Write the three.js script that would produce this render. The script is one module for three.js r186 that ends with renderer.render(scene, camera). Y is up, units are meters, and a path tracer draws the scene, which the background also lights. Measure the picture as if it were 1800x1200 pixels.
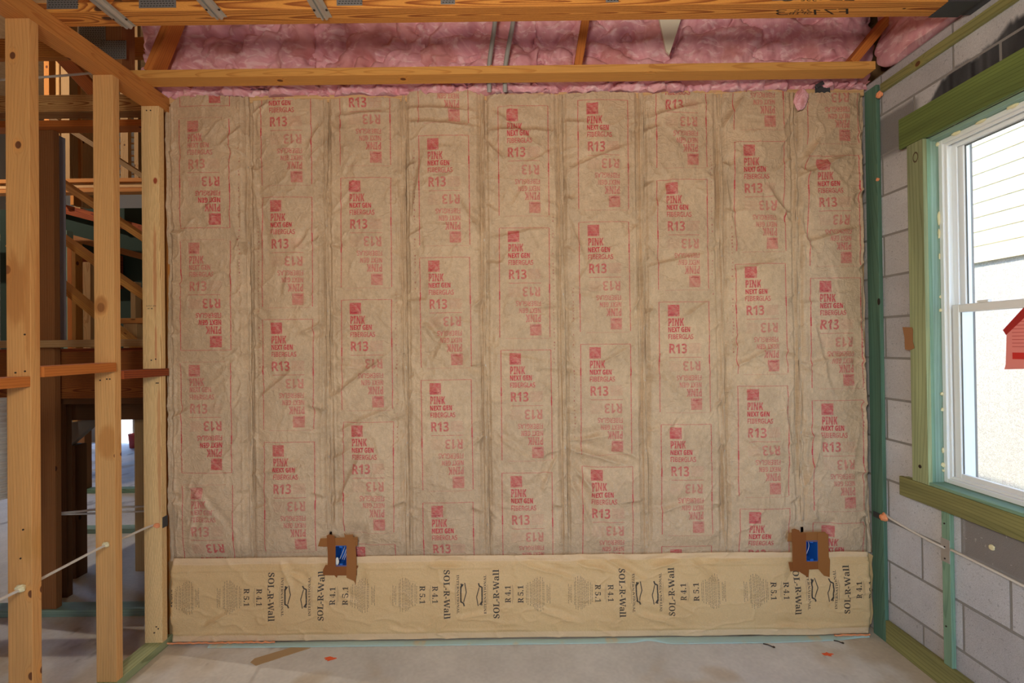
import * as THREE from 'three';
import { RoundedBoxGeometry } from 'three/addons/geometries/RoundedBoxGeometry.js';
import { mergeGeometries } from 'three/addons/utils/BufferGeometryUtils.js';
import { Sky } from 'three/addons/objects/Sky.js';
import { RectAreaLightUniformsLib } from 'three/addons/lights/RectAreaLightUniformsLib.js';

// ---------------------------------------------------------------- camera, sky, sun, lamps, exposure
const scene = new THREE.Scene();
const DEG = Math.PI / 180;
const camera = new THREE.PerspectiveCamera(2 * Math.atan(600 / 875) / DEG, 1.5, 0.05, 200);
camera.position.set(0, 1.51, 0);
camera.rotation.set(0.39 * DEG, 0, -0.70 * DEG, 'YXZ');
scene.add(camera);

const renderer = new THREE.WebGLRenderer({ antialias: true });
renderer.toneMapping = THREE.LinearToneMapping;
renderer.toneMappingExposure = 1.32;
renderer.shadowMap.enabled = true;
RectAreaLightUniformsLib.init();

const SUN_DIR = new THREE.Vector3(-0.5, 0.85, -0.25).normalize();
const sky = new Sky();
sky.name = 'sky';
sky.scale.setScalar(1000);
sky.material.uniforms.turbidity.value = 4;
sky.material.uniforms.rayleigh.value = 1.2;
sky.material.uniforms.mieCoefficient.value = 0.004;
sky.material.uniforms.mieDirectionalG.value = 0.8;
sky.material.uniforms.sunPosition.value.copy(SUN_DIR);
scene.add(sky);
scene.environmentIntensity = 0.8;

const sun = new THREE.DirectionalLight(0xfff3e0, 8.2);
sun.name = 'sun';
sun.position.copy(SUN_DIR).multiplyScalar(30);
sun.castShadow = true;
sun.shadow.mapSize.set(2048, 2048);
Object.assign(sun.shadow.camera, { left: -14, right: 14, top: 14, bottom: -14, near: 1, far: 70 });
scene.add(sun, sun.target);

const UNSEEN_LAMP_A = { color: new THREE.Color(1.0, 0.93, 0.79), intensity: 66 };      // unseen lamp behind the camera, placed to light the papered wall
const UNSEEN_LAMP_B = { color: new THREE.Color(1.0, 0.86, 0.68), intensity: 10 };      // unseen lamp behind the camera, placed to light the studs
const UNSEEN_BULB = { color: new THREE.Color(1.0, 0.86, 0.70), intensity: 10 };           // unseen bulb, placed to light the far space

// ---------------------------------------------------------------- helpers
function rng(seed) { let s = seed >>> 0; return () => { s = (s + 0x6d2b79f5) >>> 0; let t = Math.imul(s ^ (s >>> 15), 1 | s); t = (t + Math.imul(t ^ (t >>> 7), 61 | t)) ^ t; return ((t ^ (t >>> 14)) >>> 0) / 4294967296; }; }
const hash = (x, y, s) => { let h = Math.imul(x, 374761393) ^ Math.imul(y, 668265263) ^ Math.imul(s, 1274126177); h = Math.imul(h ^ (h >>> 13), 1103515245); h ^= h >>> 16; return (h >>> 0) / 4294967296; };
function vn(x, y, s = 0) {
  const xi = Math.floor(x), yi = Math.floor(y), fx = x - xi, fy = y - yi, u = fx * fx * (3 - 2 * fx), v = fy * fy * (3 - 2 * fy);
  const a = hash(xi, yi, s), b = hash(xi + 1, yi, s), c = hash(xi, yi + 1, s), d = hash(xi + 1, yi + 1, s);
  return a + (b - a) * u + (c - a) * v + (a - b - c + d) * u * v;
}
function fbm(x, y, o = 4, s = 0) { let r = 0, a = 0.5, t = 0; for (let i = 0; i < o; i++) { r += a * vn(x, y, s + i * 17); t += a; x = x * 2.03 + 7.1; y = y * 2.03 + 3.7; a *= 0.5; } return r / t; }
const clamp = (x, a = 0, b = 1) => Math.min(b, Math.max(a, x));
const smooth = (a, b, x) => { const t = clamp((x - a) / (b - a)); return t * t * (3 - 2 * t); };
const mix = (a, b, t) => a + (b - a) * t;
const mix3 = (a, b, t) => [mix(a[0], b[0], t), mix(a[1], b[1], t), mix(a[2], b[2], t)];

const used = new Map();
function numbered(name) { const n = used.get(name) ?? 0; used.set(name, n + 1); return n ? name + '_' + String(n).padStart(3, '0') : name; }
function thing(name, label, category, { group, kind, pos } = {}) {
  const o = new THREE.Group(); o.name = numbered(name); scene.add(o);
  if (pos) o.position.set(...pos);
  o.userData = { label, category };
  if (group) o.userData.group = group;
  if (kind) o.userData.kind = kind;
  return o;
}
function struct(name, label) { const o = new THREE.Group(); o.name = numbered(name); scene.add(o); o.userData = { kind: 'structure' }; if (label) o.userData.label = label; return o; }
function add(parent, name, geo, mat, extra) {
  const m = new THREE.Mesh(geo, mat); m.name = parent === scene ? numbered(name) : numbered(name); m.castShadow = m.receiveShadow = true;
  if (extra) Object.assign(m.userData, extra);
  parent.add(m); return m;
}
function canvasTex(w, h, paint, srgb = true) {
  const c = document.createElement('canvas'); c.width = w; c.height = h;
  const g = c.getContext('2d'), im = g.createImageData(w, h); paint(im.data, g, im);
  const t = new THREE.CanvasTexture(c); t.magFilter = THREE.LinearFilter; t.anisotropy = 8;
  if (srgb) t.colorSpace = THREE.SRGBColorSpace;
  t.wrapS = t.wrapT = THREE.MirroredRepeatWrapping; return t;
}
function paintTex(w, h, f, srgb = true, after) {
  return canvasTex(w, h, (d, g, im) => {
    for (let y = 0, i = 0; y < h; y++) for (let x = 0; x < w; x++, i += 4) { const c = f(x, y); d[i] = c[0]; d[i + 1] = c[1]; d[i + 2] = c[2]; d[i + 3] = 255; }
    g.putImageData(im, 0, 0); if (after) after(g);
  }, srgb);
}
const std = (o) => new THREE.MeshStandardMaterial({ roughness: 0.9, ...o });

// ---------------------------------------------------------------- wood
// A texture covers WU metres across the grain and WV metres along it.
const WU = 0.3, WV = 2.6;
function woodTex({ seed, early, late, freq = 90, lateW = 0.35, contrast = 1, knots = [], stains = [], after, blotch = 0.06, w = 300, h = 1560 }) {
  return paintTex(w, h, (px, py) => {
    const u = px / w * WU, v = (1 - py / h) * WV;
    let uu = u - 0.15 + 0.045 * (fbm(v * 0.55, seed * 3.1, 3, seed) - 0.5), halo = 0, core = 0, ringK = 0;
    let g = Math.sqrt(uu * uu + 0.0016 * Math.pow(1.6 * Math.sin(v * 1.3 + seed) + 0.6 * fbm(v * 0.9, 2.2, 3, seed + 5), 2)) * freq;
    g += 0.9 * (fbm(u * 22, v * 2.2, 3, seed + 9) - 0.5);
    for (const [ku, kv, kr] of knots) {
      const dx = (u - ku) / kr, dy = (v - kv) / (kr * 1.25), d = Math.sqrt(dx * dx + dy * dy);
      if (d < 6) { g += 2.6 * Math.exp(-d * d * 0.22) * (dx > 0 ? 1 : -1) * Math.min(1, Math.abs(dx)); halo = Math.max(halo, smooth(2.6, 1.0, d)); if (d < 1) { core = Math.max(core, smooth(1, 0.82, d)); ringK = d; } }
    }
    const fr = g - Math.floor(g), L = smooth(1 - lateW, 0.97, fr) * (1 - smooth(0.97, 1, fr) * 0.6) * contrast;
    let c = mix3(early, late, clamp(L));
    const b = 1 + blotch * 2 * (fbm(u * 14, v * 1.4, 4, seed + 21) - 0.5) + 0.07 * (vn(u * 1500, v * 26, seed + 31) - 0.5) + 0.05 * (vn(u * 500, v * 9, seed + 33) - 0.5);
    if (halo) c = mix3(c, [early[0] * 1.03, early[1] * 0.97, early[2] * 0.86], halo * 0.6);
    if (core) c = mix3(c, mix3([112, 66, 36], [78, 42, 24], 0.5 + 0.5 * Math.sin(ringK * 22)), core * 0.85);
    for (const [su, sv, ru, rv, col, a] of stains) { const d = Math.hypot((u - su) / ru, (v - sv) / rv) + 0.5 * (fbm(u * 40, v * 14, 3, seed + 41) - 0.5); c = mix3(c, col, a * smooth(1, 0.55, d)); }
    return [clamp(c[0] * b, 0, 255), clamp(c[1] * b, 0, 255), clamp(c[2] * b, 0, 255)];
  }, true, after);
}
const TXW = {
  spruce: woodTex({ seed: 3, early: [214, 174, 122], late: [186, 136, 84], contrast: 0.75, knots: [[0.06, 0.4, 0.011], [0.2, 1.1, 0.013], [0.11, 1.9, 0.009], [0.25, 2.3, 0.012]] }),
  pine: woodTex({ seed: 8, early: [214, 170, 108], late: [150, 92, 44], freq: 120, lateW: 0.5, knots: [[0.05, 0.9, 0.01], [0.22, 1.7, 0.011]] }),
  green: woodTex({ seed: 14, early: [142, 168, 150], late: [112, 140, 124], freq: 75, contrast: 0.7, blotch: 0.2, knots: [[0.1, 0.7, 0.01], [0.19, 1.6, 0.012], [0.05, 2.2, 0.01]] }),
  olive: woodTex({ seed: 19, early: [150, 158, 116], late: [116, 124, 84], freq: 70, contrast: 0.7, blotch: 0.22, knots: [[0.19, 0.5, 0.012], [0.24, 1.5, 0.01]] }),
  // fixed boards: u is metres from the board's left edge, v metres above the floor
  studA: woodTex({ seed: 23, early: [216, 170, 112], late: [198, 146, 88], contrast: 0.6, knots: [[0.028, 2.6, 0.011], [0.047, 2.27, 0.012], [0.004, 1.81, 0.014], [0.085, 0.62, 0.012], [0.085, 0.32, 0.013]], stains: [[0.03, 1.74, 0.05, 0.16, [176, 118, 62], 0.55], [0.085, 1.72, 0.03, 0.3, [186, 128, 70], 0.5], [0.085, 0.8, 0.05, 0.08, [196, 150, 80], 0.4]] }),
  studB: woodTex({ seed: 29, early: [220, 178, 122], late: [200, 150, 92], contrast: 0.55, knots: [[0.03, 1.70, 0.018], [0.09, 1.04, 0.008]], stains: [[0.03, 1.71, 0.04, 0.05, [170, 118, 66], 0.7], [0.06, 1.1, 0.06, 0.09, [186, 126, 62], 0.5]] }),
  studC: woodTex({ seed: 34, early: [238, 208, 158], late: [172, 126, 72], freq: 190, contrast: 1, stains: [[0.07, 2.36, 0.012, 0.02, [150, 62, 36], 0.9], [0.064, 1.9, 0.010, 0.30, [196, 126, 84], 0.6], [0.066, 1.55, 0.006, 0.12, [200, 120, 84], 0.6], [0.08, 1.0, 0.014, 0.45, [196, 130, 86], 0.5]],
    after: (g) => { g.fillStyle = 'rgba(40,34,40,0.85)'; g.font = 'bold 9px monospace'; g.save(); g.translate(20, 525); g.scale(1, 0.62); g.fillText('S-P-F 225', 0, 0); g.fillText('HT ND', 6, 13); g.restore(); } }),
};
TXW.pine.repeat.set(1, 1);
const M = {};
const wood = (map, color, rough = 0.82) => std({ map, color: new THREE.Color(color), roughness: rough });
M.spruce = wood(TXW.spruce, 0xffffff); M.spruceWarm = wood(TXW.spruce, 0xf0c48c); M.spruceOrange = wood(TXW.spruce, 0xe8a866); M.spruceYellow = wood(TXW.spruce, 0xffe2a6); M.spruceGrey = wood(TXW.spruce, 0xd8d6d2); M.spruceBrown = wood(TXW.spruce, 0xb4947a); M.spruceDark = wood(TXW.spruce, 0x7a6250);
M.pine = wood(TXW.pine, 0xffffff); M.pineWarm = wood(TXW.pine, 0xf2cf9c); M.pineBrown = wood(TXW.pine, 0xb98a5c); M.pineRed = wood(TXW.pine, 0xb06a44);
M.green = wood(TXW.green, 0xffffff); M.greenDeep = wood(TXW.green, 0x9cb4a8); M.greenPale = wood(TXW.green, 0xe2efe0); M.olive = wood(TXW.olive, 0xffffff); M.oliveDeep = wood(TXW.olive, 0xaaba84); M.oliveTan = wood(TXW.olive, 0xdfcfb0);
M.studA = wood(TXW.studA, 0xffeed8); M.studB = wood(TXW.studB, 0xffeed8); M.studC = wood(TXW.studC, 0xfff6e6);

const rand = rng(77);
// A chamfered board with grain along its longest side; off = [u, v] in metres pins the grain, else it is random.
function boardGeo(w, h, d, off, r = 0.0022) {
  const g = new RoundedBoxGeometry(w, h, d, 1, Math.min(r, w / 3, h / 3, d / 3)), P = g.attributes.position, N = g.attributes.normal, uv = g.attributes.uv;
  const s = [w, h, d], long = s.indexOf(Math.max(...s)), ou = off ? off[0] : rand() * 3, ov = off ? off[1] : rand() * 5;
  for (let i = 0; i < P.count; i++) {
    const p = [P.getX(i) + w / 2, P.getY(i) + h / 2, P.getZ(i) + d / 2], n = [Math.abs(N.getX(i)), Math.abs(N.getY(i)), Math.abs(N.getZ(i))];
    const k = n.indexOf(Math.max(...n)); let a = [0, 1, 2].filter((q) => q !== k), across, along;
    if (k === long) { across = p[a[0]]; along = p[a[1]] * 0.3; } else { along = p[long]; across = p[a.find((q) => q !== long)] + (k === 0 ? s[2] === d ? (off ? w : 0.11) : 0 : k === 1 ? 0.17 : 0); }
    uv.setXY(i, (across + ou) / WU, (along + ov) / WV);
  }
  return g;
}
function board(parent, name, [x0, x1], [y0, y1], [z0, z1], mat, { off, ud, r } = {}) {
  const m = add(parent, name, boardGeo(x1 - x0, y1 - y0, z1 - z0, off, r), mat, ud);
  m.position.set((x0 + x1) / 2, (y0 + y1) / 2, (z0 + z1) / 2); return m;
}
// A board from a to b; w is its size along `side` (made square to its run), t its thickness.
function plank(parent, name, a, b, w, t, side, mat, ud) {
  const A = new THREE.Vector3(...a), B = new THREE.Vector3(...b), X = B.clone().sub(A), L = X.length(); X.normalize();
  const Y = new THREE.Vector3(...side).addScaledVector(X, -new THREE.Vector3(...side).dot(X)).normalize(), Z = X.clone().cross(Y);
  const m = add(parent, name, boardGeo(L, w, t), mat, ud);
  m.quaternion.setFromRotationMatrix(new THREE.Matrix4().makeBasis(X, Y, Z)); m.position.copy(A).add(B).multiplyScalar(0.5); return m;
}
const box = (x0, x1, y0, y1, z0, z1) => { const g = new THREE.BoxGeometry(x1 - x0, y1 - y0, z1 - z0); g.translate((x0 + x1) / 2, (y0 + y1) / 2, (z0 + z1) / 2); const P = g.attributes.position, N = g.attributes.normal, U = g.attributes.uv; for (let i = 0; i < P.count; i++) { const nx = Math.abs(N.getX(i)), ny = Math.abs(N.getY(i)); U.setXY(i, nx > 0.5 ? P.getZ(i) : P.getX(i), ny > 0.5 ? P.getZ(i) : P.getY(i)); } return g; };
// a closed slab from an outline (x, y) of thickness t, lying in the plane z = 0 .. t
function slabGeo(pts, t, bevel = 0) {
  const s = new THREE.Shape(pts.map((p) => new THREE.Vector2(...p)));
  return new THREE.ExtrudeGeometry(s, { depth: t, bevelEnabled: bevel > 0, bevelSize: bevel, bevelThickness: bevel, bevelSegments: 1 });
}
function lumpGeo(r, seed, sx = 1, sy = 1, sz = 1) {
  const g = new THREE.IcosahedronGeometry(r, 3), P = g.attributes.position;
  for (let i = 0; i < P.count; i++) { const x = P.getX(i) / r, y = P.getY(i) / r, z = P.getZ(i) / r, k = 0.65 + 0.75 * fbm(x * 1.7 + z + 9, y * 1.7 - z + 4, 3, seed); P.setXYZ(i, x * r * k * sx, y * r * k * sy, z * r * k * sz); }
  g.computeVertexNormals(); return g;
}
const tube = (pts, r, seg = 40, rs = 8) => new THREE.TubeGeometry(new THREE.CatmullRomCurve3(pts.map((p) => new THREE.Vector3(...p))), seg, r, rs, false);

// ---------------------------------------------------------------- other materials
const concrete = paintTex(1024, 1024, (x, y) => {
  const u = x / 256, v = y / 256, n = fbm(u * 1.3, v * 1.3, 5, 4), m = fbm(u * 9, v * 9, 3, 8), k = vn(u * 90, v * 90, 3);
  let c = mix3([198, 197, 192], [226, 224, 218], n * 1.2 - 0.1);
  c = mix3(c, [178, 156, 122], 0.5 * smooth(0.60, 0.74, fbm(u * 2.1 + 30, v * 2.1, 4, 12)));
  c = mix3(c, [132, 124, 116], 0.55 * smooth(0.70, 0.80, fbm(u * 6, v * 3.4 + 11, 4, 15)));
  const b = 0.94 + 0.08 * m + 0.05 * k; return c.map((q) => q * b);
});
M.concrete = std({ map: concrete, roughness: 0.78, bumpMap: concrete, bumpScale: 0.001 });
const cl = { w: 1024, h: 1820, W: 1.6, H: 2.845 };
const cmuTex = paintTex(cl.w, cl.h, (px, py) => {
  const z = -2.65 + px / cl.w * cl.W, y = (1 - py / cl.h) * cl.H, n = fbm(z * 7, y * 7, 4, 2), f = vn(z * 420, y * 420, 6), f2 = vn(z * 150, y * 150, 7);
  let c = mix3([190, 189, 192], [216, 215, 217], n);
  const pit = f2 > 0.86 && f > 0.55 ? 0.80 : 1; c = c.map((q) => q * (0.93 + 0.1 * f) * pit);
  // tar brushed on above the window, and mortar smeared below it
  const top = 2.545 + 0.085 * smooth(-2.24, -2.1, z) + 0.02 * fbm(z * 20, 1, 3, 5) + 0.035 * smooth(-1.93, -1.85, z), tar = smooth(-2.235, -2.19, z) * smooth(top + 0.02, top - 0.01, y + 0.03 * (fbm(z * 40, y * 8, 3, 9) - 0.5)) * smooth(2.38, 2.42, y);
  c = mix3(c, [38, 39, 42], tar * (0.72 + 0.28 * vn(z * 60, y * 6, 4)));
  const grey = smooth(2.40, 2.44, y) * smooth(2.645, 2.62, y + 0.02 * fbm(z * 9, 3, 3, 1)) * smooth(-2.55, -2.5, z) * smooth(-2.25, -2.3, z); c = mix3(c, [122, 120, 120], grey * 0.8);
  const smear = smooth(-2.10, -2.07, z + 0.03 * (fbm(3, y * 12, 3, 8) - 0.5)) * smooth(0.60, 0.625, y + 0.02 * (fbm(z * 10, 7, 3, 3) - 0.5)) * smooth(0.80, 0.77, y); c = mix3(c, [140, 133, 128], smear * 0.85);
  const fleck = vn(z * 70, y * 70, 11) > 0.93 ? smear : 0; return mix3(c, [214, 208, 198], fleck * 0.5);
});
const cmuBump = paintTex(512, 512, (x, y) => { const v = 255 * (0.5 * fbm(x / 9, y / 9, 3, 3) + 0.5 * vn(x / 3, y / 3, 5)); return [v, v, v]; }, false);
cmuBump.repeat.set(8, 14);
M.cmu = [0xffffff, 0xf2f0ee, 0xe8e6e6, 0xfafafc].map((c) => std({ map: cmuTex, color: c, roughness: 0.95, bumpMap: cmuBump, bumpScale: 0.0012 }));
M.mortar = std({ color: new THREE.Color(0x989490), roughness: 1, bumpMap: cmuBump, bumpScale: 0.002 });
M.pink = std({ roughness: 1, map: paintTex(1024, 512, (x, y) => {
  const u = x / 1024, v = y / 512, n = fbm(u * 9, v * 5, 5, 6), s = fbm(u * 70 + 6 * n, v * 7, 3, 3), t = fbm(u * 30, v * 40 + 8 * n, 3, 9), w = fbm(u * 5 + 3, v * 3, 4, 19);
  let c = mix3([196, 116, 126], [240, 186, 190], clamp(0.55 * n + 0.5 * s + 0.1)); c = mix3(c, [248, 216, 214], 0.6 * smooth(0.55, 0.75, t)); c = mix3(c, [188, 112, 100], 0.4 * smooth(0.55, 0.75, w)); return c;
}) });
M.plate = std({ color: 0x9b9d9e, metalness: 0.75, roughness: 0.48 });
M.plateTooth = std({ color: 0x2c2a28, roughness: 0.8 });
M.galv = std({ color: 0xc2c2be, metalness: 0.7, roughness: 0.42 });
M.gun = std({ color: 0x55585a, metalness: 0.6, roughness: 0.5 });
M.nail = std({ color: 0x3c302a, metalness: 0.5, roughness: 0.6 });
M.vinyl = new THREE.MeshPhysicalMaterial({ color: 0xf2f3f1, roughness: 0.35 });
M.gasket = std({ color: 0x6e7272, roughness: 0.7 });
M.glass = new THREE.MeshPhysicalMaterial({ color: 0xffffff, roughness: 0.0, transmission: 1, thickness: 0, ior: 1.5 });
M.cable = std({ color: 0xd9d3ca, roughness: 0.55 });
M.foam = std({ color: 0xe9dfb4, roughness: 0.95 });
M.orangeFoam = std({ color: 0xee9a6a, roughness: 0.95 });
M.boxBlue = std({ color: 0x1d62b8, roughness: 0.45 });
M.osb = std({ roughness: 0.95, map: paintTex(512, 512, (x, y) => { const n = fbm(x / 40, y / 14, 4, 3), m = fbm(x / 12, y / 50, 4, 8); return mix3([128, 92, 58], [178, 138, 92], 0.5 * n + 0.5 * m); }) });
M.sheathGreen = std({ color: 0x28382f, roughness: 0.9 });
M.drab = std({ color: 0x8f857a, roughness: 0.95 });
M.ceil = M.osb;
M.soil = std({ color: 0xa89c84, roughness: 1 });
M.siding = std({ color: 0xf2e4ba, roughness: 0.7 });
M.stucco = std({ roughness: 1, map: paintTex(512, 512, (x, y) => { const v = 0.86 + 0.2 * (vn(x / 3, y / 3, 2) - 0.5) + 0.12 * (fbm(x / 11, y / 11, 3, 5) - 0.5); return [202 * v, 196 * v, 178 * v]; }) });
M.tape = std({ color: 0x8a4f22, roughness: 0.32 });
M.tapeLight = std({ color: 0x98602e, roughness: 0.36 });
M.kraftScrap = std({ color: 0x9a6c44, roughness: 0.7 });

// ---------------------------------------------------------------- the shell
{
  add(scene, 'floor', box(-8.3, 2.07, -0.15, 0, -8.3, 2.7), M.concrete, { kind: 'structure' });
  { const P = M.concrete.map; P.repeat.set(0.25, 0.25); }
  const wb = struct('wall_back');
  add(wb, 'sheathing', box(-1.9, 1.87, 0, 3.3, -2.76, -2.66), M.osb);
  board(wb, 'top_plate', [-1.79, 1.85], [2.786, 2.824], [-2.66, -2.585], M.spruce);
  board(wb, 'edge_stud', [-1.815, -1.781], [0, 2.786], [-2.66, -2.592], M.pineWarm);
  board(wb, 'edge_stud', [1.850, 1.868], [0, 2.786], [-2.66, -2.632], M.spruce);
  const wr = struct('unseen_wall_rear');  // unseen wall behind the camera, its opening placed to let daylight in
  add(wr, 'unseen_rear_panel', mergeGeometries([box(-8.3, -0.7, 0, 5.3, 2.6, 2.7), box(1.5, 2.07, 0, 3.3, 2.6, 2.7), box(-0.7, 1.5, 2.25, 3.3, 2.6, 2.7)]), M.osb);
  const wo = struct('wall_outer');  // openings out of view, placed to light the space beyond the studs
  add(wo, 'outer_panel', mergeGeometries([box(-8.3, -8.2, 0, 0.7, -6.4, -5.5), box(-8.3, -8.2, 2.4, 3.4, -6.4, -5.5), box(-8.3, -8.2, 4.8, 5.3, -6.4, -5.5), box(-8.3, -8.2, 0, 5.3, -8.2, -6.4), box(-8.3, -8.2, 0, 5.3, -5.5, 2.6)].filter(Boolean)), M.drab);
  const wf = struct('wall_far');
  add(wf, 'far_panel', mergeGeometries([box(-8.3, -6.75, 0, 5.3, -8.3, -8.2), box(-6.26, 2.07, 0, 5.3, -8.3, -8.2), box(-6.75, -6.26, 2.1, 5.3, -8.3, -8.2)]), M.drab);
  add(struct('wall_side'), 'side_panel', box(1.97, 2.07, 0, 5.3, -8.2, -2.76), M.drab);
  const ce = struct('ceiling');
  add(ce, 'deck', box(-1.95, 2.07, 3.235, 3.3, -2.76, 2.6), M.osb);
  add(ce, 'upper_deck', mergeGeometries([box(-8.3, -1.86, 5.2, 5.3, -8.3, 2.7), box(-1.86, 2.07, 5.2, 5.3, -8.3, -2.66)]), M.osb);
  add(ce, 'upper_side', mergeGeometries([box(-1.95, -1.86, 3.3, 5.3, -2.76, 2.7), box(-1.86, 2.07, 3.3, 5.3, -2.76, -2.66)]), M.osb);
}

// ---------------------------------------------------------------- right wall: concrete blocks round the window opening
const WIN = { z0: -2.222, z1: -1.27, y0: 0.872, y1: 2.405 };
{
  const w = struct('wall_right');
  const { z0, z1, y0, y1 } = WIN, X0 = 1.8735, X1 = 2.07;
  add(w, 'mortar', mergeGeometries([box(X0, X1, 0, 2.845, -2.76, z0), box(X0, X1, 0, 2.845, z1, 2.6), box(X0, X1, 0, y0, z0, z1), box(X0, X1, y1, 2.845, z0, z1)]), M.mortar);
  add(w, 'upper_panel', box(1.99, 2.07, 2.845, 3.3, -2.76, 2.6), M.osb);
  const j = 0.0055, r = rng(5);
  const one = (za, zb, ya, yb) => {
    if (zb - za < 0.02 || yb - ya < 0.02) return;
    const d = 0.03, g = new RoundedBoxGeometry(d, yb - ya, zb - za, 1, 0.0012), P = g.attributes.position, U = g.attributes.uv, N = g.attributes.normal, cz = (za + zb) / 2, cy = (ya + yb) / 2;
    for (let i = 0; i < P.count; i++) { const nx = Math.abs(N.getX(i)); U.setXY(i, (P.getZ(i) + cz + 2.65 + (nx < 0.5 ? P.getX(i) : 0)) / cl.W, (P.getY(i) + cy) / cl.H); }
    const m = add(w, 'block', g, M.cmu[Math.floor(r() * 4)]); m.position.set(1.8722 + d / 2 + (r() - 0.5) * 0.0010, cy, cz); m.rotation.y = (r() - 0.5) * 0.004;
  };
  for (let k = 0; k < 14; k++) {
    const ya = k * 0.2032 + j, yb = (k + 1) * 0.2032 - j, start = k % 2 ? -2.9014 : -2.7004;
    for (let z = start; z < 1.9; z += 0.4064) {
      let za = Math.max(z + j, -2.66), zb = z + 0.4064 - j; if (zb < -2.65) continue;
      if (zb < z0 || za > z1 || yb < y0 || ya > y1) one(za, zb, ya, yb);
      else { one(za, Math.min(zb, z0), ya, yb); one(Math.max(za, z1), zb, ya, yb); const c = Math.max(za, z0), e = Math.min(zb, z1); if (ya < y0) one(c, e, ya, y0); if (yb > y1) one(c, e, y1, yb); }
    }
  }
}
// boards fixed to the block wall
{
  const cs = thing('furring_strip', 'dark green treated wood strip standing in the corner beside the kraft paper', 'wood strip');
  board(cs, 'strip', [1.851, 1.870], [0.0, 2.80], [-2.585, -2.502], M.greenDeep);
  { const g = new THREE.CylinderGeometry(0.010, 0.010, 0.004, 14); g.rotateZ(Math.PI / 2); const k = add(cs, 'knot', g, M.nail, { label: 'dark brown knot' }); k.scale.z = 0.7; k.scale.y = 1.7; k.position.set(1.8498, 1.705, -2.506); }
  board(cs, 'nail_plate', [1.8485, 1.851], [0.605, 0.634], [-2.57, -2.522], M.gun, { ud: { label: 'grey steel nail plate' } });
  const s2 = thing('furring_strip', 'pale green treated wood strip on the block wall below the window sill board', 'wood strip');
  board(s2, 'strip', [1.851, 1.870], [0.112, 0.776], [-2.163, -2.122], M.greenPale);
  board(s2, 'nail_plate', [1.8485, 1.851], [0.555, 0.655], [-2.165, -2.121], M.galv, { ud: { label: 'grey steel nail plate' } });
  for (const y of [0.72, 0.57, 0.62, 0.28]) { const n = add(s2, 'nail', new THREE.CylinderGeometry(0.0035, 0.0035, 0.003, 8).rotateZ(Math.PI / 2), M.nail); n.position.set(1.8480, y, -2.145); }
  const ts = thing('furring_strip', 'thin tan wood strip running along the top of the block wall', 'wood strip');
  board(ts, 'strip', [1.851, 1.870], [2.745, 2.787], [-2.475, 0.6], M.oliveTan);
  const bs = struct('baseboard_right'); bs.userData.label = 'brown treated board along the foot of the block wall';
  board(bs, 'base_board', [1.851, 1.870], [0.0, 0.111], [-2.50, 2.55], M.oliveTan);
  const hd = struct('trim_1'); hd.userData.label = 'wide dark green board over the window';
  board(hd, 'head_board', [1.832, 1.851], [2.405, 2.546], [-2.338, -1.14], M.oliveDeep);
  board(hd, 'head_spacer', [1.852, 1.8695], [2.41, 2.54], [-2.33, -1.15], M.olive);
  const jb = struct('trim_2'); jb.userData.label = 'olive board beside the window, a dark knot near its top';
  board(jb, 'jamb_board', [1.832, 1.851], [0.867, 2.404], [-2.292, -2.203], M.olive, { off: [0.0, 0.1] });
  board(jb, 'jamb_spacer', [1.852, 1.8695], [0.87, 2.404], [-2.285, -2.206], M.greenPale);
  { const g = new THREE.TorusGeometry(0.013, 0.0022, 6, 24); g.rotateY(Math.PI / 2); const k = add(jb, 'knot', g, std({ color: 0x5a4a34 })); k.scale.set(0.3, 1.6, 1); k.position.set(1.832, 2.335, -2.243); }
  { const k = add(jb, 'knot', new THREE.CylinderGeometry(0.008, 0.008, 0.003, 12).rotateZ(Math.PI / 2), M.nail); k.position.set(1.8318, 0.94, -2.247); }
  const jb2 = struct('trim_3'); board(jb2, 'jamb_board', [1.832, 1.851], [0.867, 2.404], [-1.289, -1.2], M.olive);
  board(jb2, 'jamb_spacer', [1.852, 1.8695], [0.87, 2.404], [-1.286, -1.2], M.greenPale);
  const sb = struct('trim_4'); sb.userData.label = 'brown green board under the window';
  board(sb, 'sill_board', [1.832, 1.851], [0.777, 0.866], [-2.371, -1.1], M.oliveTan);
  board(sb, 'sill_spacer', [1.852, 1.8695], [0.78, 0.866], [-2.36, -1.11], M.olive);
  const bk = struct('trim_5'); bk.userData.label = 'green treated frame lining the window opening';
  board(bk, 'buck_jamb', [1.870, 2.05], [0.872, 2.405], [-2.226, -2.210], M.green);
  board(bk, 'buck_jamb', [1.870, 2.05], [0.872, 2.405], [-1.282, -1.266], M.green);
  board(bk, 'buck_head', [1.870, 2.05], [2.392, 2.409], [-2.226, -1.266], M.green);
  board(bk, 'buck_sill', [1.836, 2.05], [0.866, 0.880], [-2.226, -1.266], M.greenPale);
}
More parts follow.
